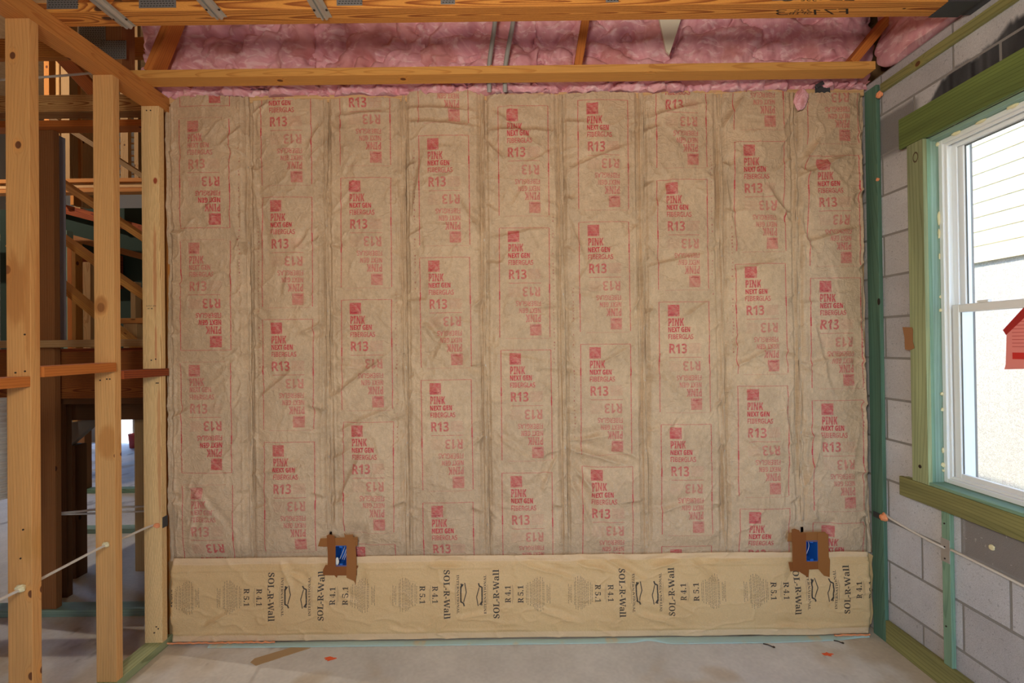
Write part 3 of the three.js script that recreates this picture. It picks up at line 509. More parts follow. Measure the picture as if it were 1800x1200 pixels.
function kraftTex(i) {
  const W = SEAM[i + 1] - SEAM[i] + 0.014, Y0 = 0.40, Y1 = 2.85, H = 2045, k = H / (Y1 - Y0), w = Math.round(W * k);
  const ink = document.createElement('canvas'); ink.width = w; ink.height = H; const g = ink.getContext('2d');
  const [cx, cy, flip] = PRINT[i], r = rng(100 + i);
  for (let n = -4; n < 5; n++) { g.save(); g.translate((cx - SEAM[i] + 0.002 + 0.003 * (r() - 0.5)) * k, (Y1 - (cy + n * 0.6305)) * k); g.rotate((r() - 0.5) * 0.012); printUnit(g, k, 0.92 + 0.16 * r(), 0.62, 50 + i * 9 + n, flip); g.restore(); }
  g.fillStyle = 'rgba(150,50,50,.5)'; const side = i % 2 ? 0.055 : W - 0.06;                                  // dot-printed maker's line along a flange
  for (let n = 0; n < 46; n++) if (r() < 0.72) g.fillRect((side + 0.004 * (r() - 0.5)) * k, (0.3 + (i * 0.37) % 1.1 + n * 0.017) * k, (0.002 + 0.005 * r()) * k, (0.002 + 0.008 * r()) * k);
  const I = g.getImageData(0, 0, w, H).data, dx = 137 * i, dy = 211 * i;
  return paintTex(w, H, (x, y) => {
    const o = (y * w + x) * 4, q = (fold(y + dy) * KT + fold(x + dx)) * 2, t = kraftTile[q], b = t * 0.30 + 0.86;
    let c = mix3([184, 155, 123], [206, 178, 145], t).map((v) => v * b);
    const a = I[o + 3] / 255; if (a > 0) c = mix3(c, [I[o], I[o + 1], I[o + 2]], clamp(a * kraftTile[q + 1])); return c;
  });
}
const KT = 1024, fold = (v) => { v = v % (2 * KT); return v < KT ? v : 2 * KT - 1 - v; }, kraftTile = new Float32Array(KT * KT * 2);   // paper tone and ink cover, shared by the nine papers
for (let y = 0, o = 0; y < KT; y++) for (let x = 0; x < KT; x++, o += 2) {
  const X = x / 836, Y = y / 836, p = vn(X * 330, Y * 330, 86), n = fbm(X * 5, Y * 5, 3, 81), f = fbm(X * 95, Y * 60, 2, 84), m = vn(X * 30, Y * 30, 88);
  kraftTile[o] = clamp(0.5 + 0.34 * (n - 0.5) + 0.22 * (f - 0.5) + 0.10 * (m - 0.5) + 0.16 * (p - 0.5) - (p > 0.95 ? 0.2 : 0));
  kraftTile[o + 1] = 0.80 + 0.75 * (vn(X * 120, Y * 190, 90) - 0.35) * (0.6 + 0.7 * vn(X * 9, Y * 9, 92));
}
function surfaceZ(i, x, y) {
  const a = SEAM[i], b = SEAM[i + 1], t = (x - a) / (b - a), eL = x - a, eR = b - x, e = Math.max(0, Math.min(eL, eR));
  let z = 0.022 * Math.pow(Math.max(0, Math.sin(Math.PI * clamp(t))), 0.75);
  const near = Math.exp(-e / 0.028);
  z += near * 0.016 * (fbm(x * 110, y * 2.6 + i * 3, 3, 301 + i) - 0.5) * 2;                       // gathered pleats beside the seams
  z += near * 0.010 * (fbm(x * 20, y * 11, 3, 311 + i) - 0.5) * 2;
  z += (eR < 0.008 ? 0.0035 : 0) - 0.006 * Math.exp(-Math.pow((e - 0.02) / 0.007, 2)) + 0.0045 * Math.exp(-Math.pow((e - 0.034) / 0.006, 2)) * fbm(y * 3, i, 2, 320);
  const wx = x * 7 + 0.9 * fbm(x * 6, y * 6, 3, 331), wy = y * 5 + 0.9 * fbm(x * 6 + 4, y * 6, 3, 332), rd = Math.abs(fbm(wx, wy, 3, 333 + i) - 0.5);
  z += 0.007 * Math.exp(-rd * 26) + 0.007 * (fbm(x * 8, y * 6, 4, 341 + i) - 0.5);
  z -= 0.012 * Math.exp(-Math.pow((e - 0.011 - 0.003 * fbm(y * 4, i, 2, 350)) / 0.0035, 2)) * smooth(0.25, 0.6, fbm(y * 2.5, i * 5 + (eL < eR ? 1 : 0), 3, 352));
  z += creaseAt(PCREASE[i], x, y);
  if (i === 8) z -= 0.04 * smooth(1.80, 1.862, x);
  z = z * mix(0.35, 1, smooth(0.43, 0.56, y)) - 0.006 * smooth(0.50, 0.44, y);
  return z * calm(x, y);
}
const PCREASE = SEAM.slice(0, 9).map((_, i) => {
  const list = CREASES.filter((c) => c[0] === i).map((c) => c.slice(1)), r = rng(400 + i);
  for (const s of [0, 1]) for (let y = 0.6 + r() * 0.2; y < 2.75; y += 0.2 + 0.28 * r()) {               // short tucks pulled from each staple
    const x = SEAM[i + s], L = 0.06 + 0.15 * r() * r(), an = (r() - 0.62) * 1.5; list.push([x + (s ? -0.008 : 0.008), y, x + (s ? -1 : 1) * L * Math.cos(an), y + L * Math.sin(an), 2.4 + 3.2 * r()]);
  }
  for (let n = 0; n < 12; n++) { const x = mix(SEAM[i], SEAM[i + 1], 0.1 + 0.8 * r()), y = 0.5 + 2.2 * r(), an = r() * 6.28, L = 0.08 + 0.16 * r(); list.push([x, y, x + L * Math.cos(an), y + L * Math.sin(an), 1 + 1.8 * r()]); }
  return list;
});
const KL = ['kraft-faced wall batt standing next to the bare stud wall', 'second kraft-faced wall batt from the stud wall', 'kraft-faced wall batt above the left outlet box', 'fourth kraft-faced wall batt from the stud wall, top edge crumpled', 'middle kraft-faced wall batt of the nine', 'kraft-faced wall batt with deep diagonal folds near its foot', 'third kraft-faced wall batt from the block wall', 'second kraft-faced wall batt from the block wall', 'kraft-faced wall batt against the green corner strip'];
for (let i = 0; i < 9; i++) {
  const nx = 88, ny = 440, x0 = SEAM[i] - 0.002, x1 = SEAM[i + 1] + 0.012 - (i === 8 ? 0.004 : 0), yb = 0.41, pos = [], uv = [], idx = [], W = SEAM[i + 1] - SEAM[i] + 0.014;
  for (let j = 0; j <= ny; j++) for (let q = 0; q <= nx; q++) {
    const x = mix(x0, x1, q / nx - 0.62 * Math.sin(2 * Math.PI * q / nx) / (2 * Math.PI)), top = TOPS[i] + 0.010 * (fbm(x * 14, i, 3, 501) - 0.5) + 0.003 * Math.sin(x * 700 + 3 * vn(x * 60, 1, 3)) - (i === 0 ? 0.05 * smooth(-1.70, -1.783, x) : 0), y = mix(yb, top, j / ny);
    pos.push(x, y, -2.582 + surfaceZ(i, x, y)); uv.push((x - SEAM[i] + 0.002) / W, (y - 0.40) / 2.45);
  }
  for (let j = 0; j < ny; j++) for (let q = 0; q < nx; q++) { const a = j * (nx + 1) + q; if (inHole(pos[a * 3] + 0.0025, pos[a * 3 + 1] + 0.0025)) continue; idx.push(a, a + 1, a + nx + 2, a, a + nx + 2, a + nx + 1); }
  const g = new THREE.BufferGeometry(); g.setAttribute('position', new THREE.Float32BufferAttribute(pos, 3)); g.setAttribute('uv', new THREE.Float32BufferAttribute(uv, 2)); g.setIndex(idx); g.computeVertexNormals();
  const bump = kraftBump.clone(); bump.repeat.set(1, 6); bump.offset.set(i * 0.37, i * 0.21);
  const t = thing('insulation_batt', KL[i], 'insulation', { group: 'kraft-faced batts on the back wall' });
  add(t, 'kraft_facing', g, std({ map: kraftTex(i), roughness: 0.6, bumpMap: bump, bumpScale: 0.0026, side: THREE.DoubleSide }));
  const fx0 = SEAM[i] + 0.02, fx1 = SEAM[i + 1] - 0.025, hb = BOXES.find(([bx]) => bx > SEAM[i] && bx < SEAM[i + 1]);
  add(t, 'fibre_core', hb ? mergeGeometries([box(fx0, fx1, 0.51, TOPS[i] - 0.03, -2.655, -2.605), box(fx0, fx1, 0.02, 0.38, -2.655, -2.605), box(hb[0] + 0.035, fx1, 0.38, 0.51, -2.655, -2.605)]) : box(fx0, fx1, 0.02, TOPS[i] - 0.03, -2.655, -2.605), M.pink);
  const r = rng(900 + i);                                                                          // staples along the seam
  for (let y = 0.55 + r() * 0.1; y < 2.7; y += 0.26 + 0.2 * r()) { const s = add(t, 'staple', new THREE.BoxGeometry(0.0018, 0.011, 0.0016), M.galv); s.position.set(SEAM[i + 1] + (i === 8 ? -0.015 : 0.004), y, -2.5735); s.rotation.z = (r() - 0.5) * 0.6; }
}
// ---------------------------------------------------------------- the yellow paper strip along the bottom
{
  const PER = 0.893, HH = 0.44, w = 1640, h = 808, k = w / PER;
  const tx = (() => {
    const ink = document.createElement('canvas'); ink.width = w; ink.height = h; const g = ink.getContext('2d'), r = rng(61);
    const fit = (t, x, y, len, cap, font, a) => { g.save(); g.font = font.replace('#', '100px'); const W = g.measureText(t).width; g.translate(x * k, y * k); g.scale(len * k / W, cap * k / 70); g.fillStyle = `rgba(34,28,26,${a})`; g.textAlign = 'center'; g.fillText(t, 0, 0); g.restore(); };
    const half = () => {                                     // drawn upright in a frame turned a quarter: x runs along the strip's height, y outwards from the centre line
      g.save(); g.lineWidth = 0.007 * k; g.strokeStyle = 'rgba(34,28,26,.88)'; g.beginPath(); g.moveTo(-0.055 * k, 0.052 * k); g.lineTo(-0.040 * k, 0.050 * k); g.lineTo(-0.052 * k, 0.042 * k); g.moveTo(-0.042 * k, 0.054 * k); g.lineTo(0.036 * k, 0.054 * k); g.lineTo(0.042 * k, 0.041 * k); g.lineTo(0.056 * k, 0.036 * k); g.stroke();
      g.lineWidth = 0.0045 * k; g.beginPath(); g.moveTo(-0.058 * k, 0.034 * k); g.lineTo(-0.012 * k, 0.026 * k); g.lineTo(0.036 * k, 0.040 * k); g.stroke(); g.restore();
      fit('INTERNATIONAL', 0, 0.075, 0.195, 0.012, 'bold # serif', 0.85); g.fillStyle = 'rgba(34,28,26,.3)'; g.fillRect(-0.05 * k, 0.081 * k, 0.1 * k, 0.0022 * k);
      fit('SOL-R-Wall', 0, 0.141, 0.246, 0.030, 'bold # serif', 0.92); fit('R 4.1', 0, 0.199, 0.088, 0.028, 'bold # serif', 0.92);
      g.fillStyle = 'rgba(34,28,26,.3)'; g.fillRect(-0.047 * k, 0.207 * k, 0.094 * k, 0.002 * k); g.fillRect(-0.03 * k, 0.213 * k, 0.06 * k, 0.002 * k);
      fit('R 5.1', 0, 0.264, 0.092, 0.028, 'bold # serif', 0.92);
      g.fillStyle = 'rgba(34,28,26,.42)';
      const rows = [[0.278, 0.09], [0.286, 0.11], [0.298, 0.12], [0.305, 0.10], [0.313, 0.13], [0.320, 0.15], [0.328, 0.16], [0.335, 0.17], [0.343, 0.14], [0.350, 0.17], [0.361, 0.16], [0.367, 0.12], [0.384, 0.09], [0.391, 0.07], [0.398, 0.10]];
      for (const [y, L] of rows) for (let x = -L / 2; x < L / 2;) { const q = 0.005 + 0.012 * r(); g.fillRect(x * k, y * k, Math.min(q, L / 2 - x) * k, 0.0028 * k); x += q + 0.003; }
    };
    const cy = HH - 0.243;
    g.save(); g.translate(w / 2, cy * k); g.rotate(-Math.PI / 2); half(); g.restore();
    g.save(); g.translate(w / 2, cy * k); g.rotate(Math.PI / 2); half(); g.restore();
    const I = g.getImageData(0, 0, w, h).data;
    const t = paintTex(w, h, (x, y) => {
      const o = (y * w + x) * 4, X = x / k, Y = HH - y / k, ax = Math.min(X, PER - X), n = fbm(ax * 7, Y * 7, 4, 12), p = vn(X * 420, Y * 420, 14);
      let c = mix3([210, 172, 120], [222, 186, 134], n); c = c.map((q) => q * (0.965 + 0.06 * p)); const hem = Math.max(smooth(0.404, 0.409, Y + 0.006 * fbm(ax * 5, 1, 2, 8)), smooth(0.05, 0.045, Y)); c = mix3(c, [226, 192, 152], hem * 0.75);
      const a = I[o + 3] / 255; if (a) c = mix3(c, [I[o], I[o + 1], I[o + 2]], a * clamp(0.7 + 0.5 * vn(X * 300, Y * 300, 17))); return c;
    });
    t.wrapS = THREE.RepeatWrapping; t.wrapT = THREE.ClampToEdgeWrapping; return t;
  })();
  const cr = [[-1.6, 0.09, -1.42, 0.18, 4], [-1.2, 0.42, -1.13, 0.28, 4], [-1.16, 0.36, -1.04, 0.30, 4], [-0.65, 0.07, -0.45, 0.05, 3], [-0.45, 0.385, -0.25, 0.37, 4], [0.02, 0.40, 0.35, 0.30, 4], [0.1, 0.17, 0.35, 0.08, 4], [0.3, 0.40, 0.55, 0.33, 5], [0.45, 0.42, 0.7, 0.28, 5], [0.62, 0.14, 0.86, 0.06, 4], [0.68, 0.36, 0.86, 0.40, 5], [0.9, 0.40, 1.05, 0.27, 5], [0.95, 0.38, 1.25, 0.40, 3], [1.3, 0.06, 1.7, 0.05, 3], [0.55, 0.30, 0.66, 0.16, 4], [-0.9, 0.25, -0.78, 0.20, 3], [-0.3, 0.12, -0.1, 0.15, 3], [0.7, 0.25, 0.95, 0.12, 3]].map((c) => c);
  const f = (x, y) => {
    let z = 0.024 * Math.pow(Math.max(0, Math.sin(Math.PI * clamp((y + 0.06) / 0.50))), 0.8);
    z += 0.0035 * Math.exp(-Math.pow((y - 0.378 + 0.004 * fbm(x * 7, 1, 2, 3)) / 0.006, 2)) * smooth(0.3, 0.6, fbm(x * 5, 4, 2, 8)) - 0.003 * Math.exp(-Math.pow((y - 0.405) / 0.007, 2));
    z += 0.004 * Math.exp(-Math.pow((y - 0.055 - 0.008 * fbm(x * 5, 9, 2, 9)) / 0.006, 2)) * smooth(0.35, 0.6, fbm(x * 6, 14, 2, 18)) + 0.014 * (fbm(x * 3.2, y * 7, 4, 21) - 0.5) + 0.0055 * Math.exp(-Math.abs(fbm(x * 5 + y * 4, y * 9 - x * 2, 3, 26) - 0.5) * 26);
    z += creaseAt(cr, x, y) - 0.05 * smooth(-1.745, -1.785, x) - 0.05 * smooth(1.80, 1.85, x);
    z += 0.010 * (smooth(-1.70, -1.77, x) + smooth(1.77, 1.83, x)) * (fbm(y * 22, x * 16, 3, 44) - 0.5) * 2;
    return z * calm(x, y) + 0.006 * (1 - calm(x, y));
  };
  const nx = 620, ny = 84, pos = [], uv = [], idx = [];
  for (let j = 0; j <= ny; j++) for (let q = 0; q <= nx; q++) {
    const jag = (s) => 0.012 * (fbm(j / ny * 9, s, 3, 31) - 0.5), x = mix(-1.778 + jag(1), 1.842 + 2 * jag(2), q / nx), top = mix(0.436, 0.4295, q / nx) + 0.004 * (fbm(x * 3, 1, 2, 33) - 0.5) - 0.02 * smooth(1.80, 1.84, x) - 0.012 * smooth(-1.75, -1.778, x), bot = 0.016 + 0.005 * (fbm(x * 6, 3, 3, 34) - 0.5), y = mix(bot, top, j / ny);
    pos.push(x, y, -2.563 + f(x, y)); uv.push((x + 1.115) / PER + 0.5, y / HH);
  }
  for (let j = 0; j < ny; j++) for (let q = 0; q < nx; q++) { const a = j * (nx + 1) + q, xc = pos[a * 3] + 0.003, yc = pos[a * 3 + 1] + 0.0025; if (inHole(xc, yc)) continue; idx.push(a, a + 1, a + nx + 2, a, a + nx + 2, a + nx + 1); }
  const g = new THREE.BufferGeometry(); g.setAttribute('position', new THREE.Float32BufferAttribute(pos, 3)); g.setAttribute('uv', new THREE.Float32BufferAttribute(uv, 2)); g.setIndex(idx); g.computeVertexNormals();
  const t = thing('paper_insulation_strip', 'long yellowish kraft paper strip with black lettering along the foot of the wall', 'insulation');
  const bump = kraftBump.clone(); bump.repeat.set(2.2, 1.1);
  add(t, 'paper', g, std({ map: tx, roughness: 0.6, bumpMap: bump, bumpScale: 0.0011, side: THREE.DoubleSide }));
  // torn fold of paper at the right end
  const fl = add(t, 'end_flap', slabGeo([[1.80, 0.03], [1.835, 0.05], [1.846, 0.11], [1.838, 0.2], [1.848, 0.30], [1.842, 0.36], [1.85, 0.40], [1.83, 0.415], [1.81, 0.40]], 0.0012), std({ color: 0xc29a66, roughness: 0.65 })); fl.position.z = -2.578; fl.rotation.y = 0.0;
  const lf = add(t, 'end_flap', slabGeo([[-1.795, 0.03], [-1.76, 0.02], [-1.76, 0.40], [-1.785, 0.425], [-1.80, 0.40], [-1.786, 0.33], [-1.80, 0.24], [-1.785, 0.16], [-1.80, 0.09]], 0.0012), std({ color: 0xb08a5a, roughness: 0.65 })); lf.position.z = -2.592;
  // orange foam bead under the paper's edge
  for (const [a, b, l, s] of [[-1.775, -1.22, 'orange foam bead under the left end of the yellow paper strip', 4], [1.62, 1.81, 'orange foam bead under the right end of the yellow paper strip', 5]]) {
    const pts = [], r = rng(s); for (let x = a; x <= b; x += 0.012) pts.push([x, 0.014 + 0.003 * r(), -2.540 + 0.003 * r()]);
    const gg = tube(pts, 0.0042, pts.length * 3, 6), P = gg.attributes.position; for (let i = 0; i < P.count; i++) P.setY(i, P.getY(i) + 0.004 * (fbm(P.getX(i) * 120, P.getZ(i) * 200, 2, s) - 0.5)); gg.computeVertexNormals();
    add(scene, 'foam_bead', gg, M.orangeFoam, { label: l, category: 'foam' });
  }
  // pale green sill gasket lying along the foot of the wall
  const gs = [], n = 160; const P = [], I = [];
  for (let i = 0; i <= n; i++) { const x = mix(-1.555, 1.80, i / n), front = -2.522 + 0.012 * (fbm(x * 1.1, 1, 2, 77) - 0.5) + 0.016 * smooth(0.65, 0.8, x) * smooth(1.75, 1.2, x) - 0.016 * Math.exp(-Math.pow((x - 0.68) / 0.06, 2)) - 0.02 * smooth(1.6, 1.8, x), up = 0.010 + 0.003 * fbm(x * 4, 3, 2, 5); P.push(x, 0.001, front + 0.002, x, 0.006, front, x, up, -2.546, x, 0.001, -2.56); }
  for (let i = 0; i < n; i++) for (let q = 0; q < 3; q++) { const a = i * 4 + q, b = a + 4; I.push(a, b, a + 1, b, b + 1, a + 1); }
  const sg = new THREE.BufferGeometry(); sg.setAttribute('position', new THREE.Float32BufferAttribute(P, 3)); sg.setAttribute('uv', new THREE.Float32BufferAttribute(new Array(P.length / 3 * 2).fill(0).map((_, i) => (i % 2 ? P[(i >> 1) * 3 + 2] * 3 : P[(i >> 1) * 3])), 2)); sg.setIndex(I); sg.computeVertexNormals();
  add(scene, 'sill_gasket', sg, std({ roughness: 0.8, side: THREE.DoubleSide, map: paintTex(512, 64, (x, y) => mix3([176, 200, 190], [196, 190, 160], smooth(0.55, 0.72, fbm(x / 40, y / 20, 3, 5)))) }), { label: 'pale green gasket strip along the foot of the papered wall', category: 'gasket' });
}
// ---------------------------------------------------------------- outlet boxes with brown tape round them
{
  const L = ['left', 'right'];
  const TAPE = [
    [[[-1.003, 0.495], [-0.995, 0.520], [-0.99, 0.535], [-0.80, 0.54], [-0.80, 0.495], [-0.97, 0.492]], [[-0.957, 0.55], [-0.943, 0.556], [-0.917, 0.548], [-0.912, 0.50], [-0.913, 0.36], [-0.955, 0.36], [-0.952, 0.45]], [[-0.869, 0.563], [-0.858, 0.552], [-0.822, 0.554], [-0.821, 0.53], [-0.797, 0.529], [-0.812, 0.512], [-0.805, 0.42], [-0.811, 0.30], [-0.82, 0.318], [-0.858, 0.335], [-0.857, 0.44], [-0.856, 0.51]], [[-0.978, 0.375], [-0.965, 0.40], [-0.80, 0.395], [-0.80, 0.40], [-0.798, 0.388], [-0.806, 0.378], [-0.806, 0.345], [-0.905, 0.346], [-0.908, 0.334], [-0.92, 0.347], [-0.978, 0.348]]],
    [[[1.392, 0.49], [1.40, 0.535], [1.585, 0.537], [1.60, 0.52], [1.60, 0.485], [1.41, 0.49]], [[1.414, 0.552], [1.43, 0.556], [1.452, 0.548], [1.458, 0.534], [1.487, 0.532], [1.487, 0.36], [1.445, 0.335], [1.418, 0.35]], [[1.545, 0.533], [1.58, 0.532], [1.60, 0.525], [1.601, 0.41], [1.607, 0.395], [1.603, 0.308], [1.575, 0.315], [1.545, 0.35]], [[1.396, 0.385], [1.607, 0.395], [1.60, 0.36], [1.545, 0.348], [1.50, 0.347], [1.497, 0.306], [1.46, 0.33], [1.445, 0.342], [1.405, 0.338]]]];
  BOXES.forEach(([bx, by], n) => {
    const t = thing('outlet_box', n ? 'blue plastic outlet box sunk in the wall near the window' : 'blue plastic outlet box sunk in the wall toward the bare studs', 'outlet box', { group: 'blue outlet boxes', pos: [bx, by, -2.60] });
    const w = 0.030, h = 0.052, wall = 0.0025;
    add(t, 'case', mergeGeometries([box(-w, -w + wall, -h, h, -0.04, 0.055), box(w - wall, w, -h, h, -0.04, 0.055), box(-w, w, -h, -h + wall, -0.04, 0.055), box(-w, w, h - wall, h, -0.04, 0.055), box(-w, w, -h, h, -0.042, -0.038), box(-0.008, 0.008, h - 0.012, h, 0.02, 0.053), box(-0.008, 0.008, -h, -h + 0.012, 0.02, 0.053)]), M.boxBlue);
    const ws = n ? [[[-0.02, 0.045, -0.02], [-0.018, 0.02, 0.02], [-0.02, -0.02, 0.03]], [[0.008, 0.046, -0.01], [0.0, 0.02, 0.03], [-0.02, -0.03, 0.035], [-0.016, -0.045, 0.02]]] : [[[0.01, 0.046, 0.0], [0.006, 0.02, 0.03], [-0.014, -0.026, 0.03]], [[0.018, 0.046, 0.0], [0.016, 0.01, 0.035], [-0.002, -0.028, 0.03]], [[0.022, 0.03, 0.0], [0.02, 0.0, 0.035], [0.008, -0.03, 0.03]]];
    for (const p of ws) add(t, 'wire', tube(p, 0.0016, 16, 6), M.cable);
    if (!n) { const k = add(t, 'paper_scrap', lumpGeo(0.012, 4, 0.7, 1.5, 0.4), std({ color: 0xe8e0d0 })); k.position.set(-0.022, -0.03, 0.045); }
    const tp = thing('tape_patch', n ? 'ragged brown tape frame round the outlet box near the window' : 'ragged brown tape frame round the outlet box toward the bare studs', 'tape', { group: 'brown tape frames' });
    const order = [0, 3, 1, 2];
    order.forEach((q, i) => { const g = slabGeo(TAPE[n][q], 0.0008), P = g.attributes.position; const m = add(tp, 'tape_strip', g, q % 2 ? M.tape : M.tapeLight); m.position.z = -2.5475 + i * 0.0011; });
  });
}
// ---------------------------------------------------------------- cable, scraps and crumbs on the right and on the floor
{
  const c = thing('wall_cable', 'pale cable sagging across the block wall below the window', 'cable');
  add(c, 'sheath', tube([[1.862, 0.64, -2.52], [1.845, 0.636, -2.44], [1.846, 0.622, -2.30], [1.848, 0.615, -2.16], [1.858, 0.615, -2.13], [1.848, 0.62, -2.10], [1.84, 0.622, -2.0], [1.84, 0.615, -1.8], [1.84, 0.60, -1.5], [1.845, 0.61, -1.0]], 0.0055, 90), M.cable);
  const fb = (l, p, r, s, sx = 1, sy = 1, sz = 1, m = M.orangeFoam) => { const b = add(scene, 'foam_blob', lumpGeo(r, s, sx, sy, sz), m, { label: l, category: 'foam' }); b.position.set(...p); };
  fb('orange foam blob where the wall cable meets the corner strip', [1.846, 0.628, -2.492], 0.02, 3, 0.7, 1, 1);
  fb('orange foam blob under the end of the tan top strip', [1.848, 2.735, -2.475], 0.017, 6, 0.7, 1, 1);
  fb('tiny orange foam crumb high on the green corner strip', [1.850, 2.32, -2.50], 0.008, 9);
  fb('pale foam fleck on the block wall below the window', [1.869, 0.694, -1.954], 0.011, 12, 0.4, 1, 1.2, M.foam);
  const s = add(scene, 'paper_scrap', slabGeo([[0, 0.0], [0.005, 0.055], [0.0, 0.105], [0.055, 0.095], [0.058, 0.085], [0.05, 0.03], [0.055, 0.0], [0.03, -0.008]], 0.0012).rotateY(-Math.PI / 2), M.kraftScrap, { label: 'brown kraft paper scrap stuck beside the window', category: 'paper scrap' }); s.position.set(1.830, 1.467, -2.318 + 0.0); s.rotation.x = -0.12;
  const flat = (name, label, cat, pts, mat, h = 0.0008) => { const m = add(scene, name, slabGeo(pts.map(([x, z]) => [x, -z]), h).rotateX(-Math.PI / 2), mat, { label, category: cat }); m.position.y = 0.0006; };
  const spot = (cx, cz, rx, rz, seed) => Array.from({ length: 22 }, (_, i) => { const a = i / 22 * Math.PI * 2, k = 0.6 + 0.8 * vn(i * 0.7, 1, seed); return [cx + rx * k * Math.cos(a), cz + rz * k * Math.sin(a)]; });
  const op = std({ color: 0xf2683a, roughness: 0.8 });
  flat('paint_mark', 'orange paint mark on the floor toward the stud wall', 'paint mark', spot(-0.902, -2.425, 0.026, 0.016, 3), op);
  flat('paint_mark', 'orange paint mark on the floor toward the window wall', 'paint mark', spot(1.503, -2.409, 0.024, 0.014, 5), op);
  flat('wood_scrap', 'thin tan wood scrap lying flat on the floor', 'wood scrap', [[-1.275, -2.40], [-1.235, -2.375], [-1.03, -2.51], [-1.13, -2.515], [-1.27, -2.43]], std({ color: 0xb79a72, roughness: 0.9 }), 0.002);
  for (const [l, x, z, a, m] of [['dark bent nail on the floor below the block wall end', 1.235, -2.495, 0.9, 1], ['short dark nail on the floor near the right corner', 1.60, -2.515, 0.7, 0.8]]) { const t = thing('loose_nail', l, 'nail', { pos: [x, 0.004, z] }); add(t, 'shank', tube([[0, 0, 0], [0.02 * m, 0.001, 0.012 * m], [0.036 * m, 0, 0.03 * m]], 0.0028, 12, 6), M.nail); const h = add(t, 'head', new THREE.CylinderGeometry(0.006, 0.006, 0.003, 10), M.nail); h.position.set(0.037 * m, 0.002, 0.031 * m); }
  fb('small orange crumb on the floor by the block wall', [1.83, 0.006, -2.0], 0.009, 22);
}

// ---------------------------------------------------------------- beyond the studs: doorway framing, stairs, upper floor
{
  const p = thing('door_framing', 'framed doorway of rough lumber beyond the left studs', 'framing');
  board(p, 'sole_plate', [-3.6, -1.95], [0, 0.04], [-2.92, -2.83], M.green);
  board(p, 'king_stud', [-2.70, -2.61], [0.04, 2.772], [-2.878, -2.84], M.spruceBrown);
  board(p, 'king_stud', [-3.25, -3.16], [0.04, 2.772], [-2.878, -2.84], M.spruceBrown);
  board(p, 'grey_post', [-2.722, -2.683], [1.55, 2.79], [-3.0, -2.95], std({ color: 0xa9a6b0, roughness: 0.7 }));
  board(p, 'post_edge', [-2.717, -2.702], [1.55, 2.79], [-2.95, -2.93], M.spruceGrey);
  board(p, 'header', [-3.6, -1.93], [2.857, 2.952], [-2.889, -2.80], M.pine, { off: [0.1, 0.2] });
  board(p, 'header_plate', [-3.6, -1.93], [2.772, 2.809], [-2.889, -2.80], M.spruceOrange);
  board(p, 'upper_beam', [-3.6, -1.93], [3.106, 3.212], [-2.738, -2.70], M.pineWarm);
  board(p, 'upper_block', [-2.33, -2.18], [2.98, 3.12], [-2.82, -2.78], M.spruceWarm);
  board(p, 'ledger', [-3.6, -1.96], [1.527, 1.567], [-2.829, -2.74], M.spruceGrey);
  board(p, 'rim_beam', [-3.6, -1.96], [1.228, 1.513], [-2.945, -2.90], M.pineBrown);
  board(p, 'rim_trim', [-3.6, -1.96], [1.500, 1.520], [-2.900, -2.895], M.pineRed);
  board(p, 'orange_tape', [-2.735, -2.705], [2.59, 2.675], [-2.931, -2.926], std({ color: 0xd2552a, roughness: 0.7 }));
  const c = thing('far_cable', 'pair of pale cables running low through the doorway framing', 'cable');
  add(c, 'sheath', mergeGeometries([tube([[-2.84, 0.552, -2.93], [-2.66, 0.55, -2.95], [-2.4, 0.568, -2.97], [-1.98, 0.58, -2.98]], 0.007, 30), tube([[-2.84, 0.548, -2.94], [-2.66, 0.535, -2.97], [-2.45, 0.53, -3.0], [-1.98, 0.548, -3.0]], 0.006, 30)]), M.cable);
  const c2 = thing('far_cable', 'pale cable strung high across the doorway header', 'cable');
  add(c2, 'sheath', tube([[-2.75, 2.94, -2.62], [-2.51, 2.951, -2.62], [-2.3, 2.965, -2.62], [-2.0, 2.99, -2.62]], 0.006, 24), M.cable);
}
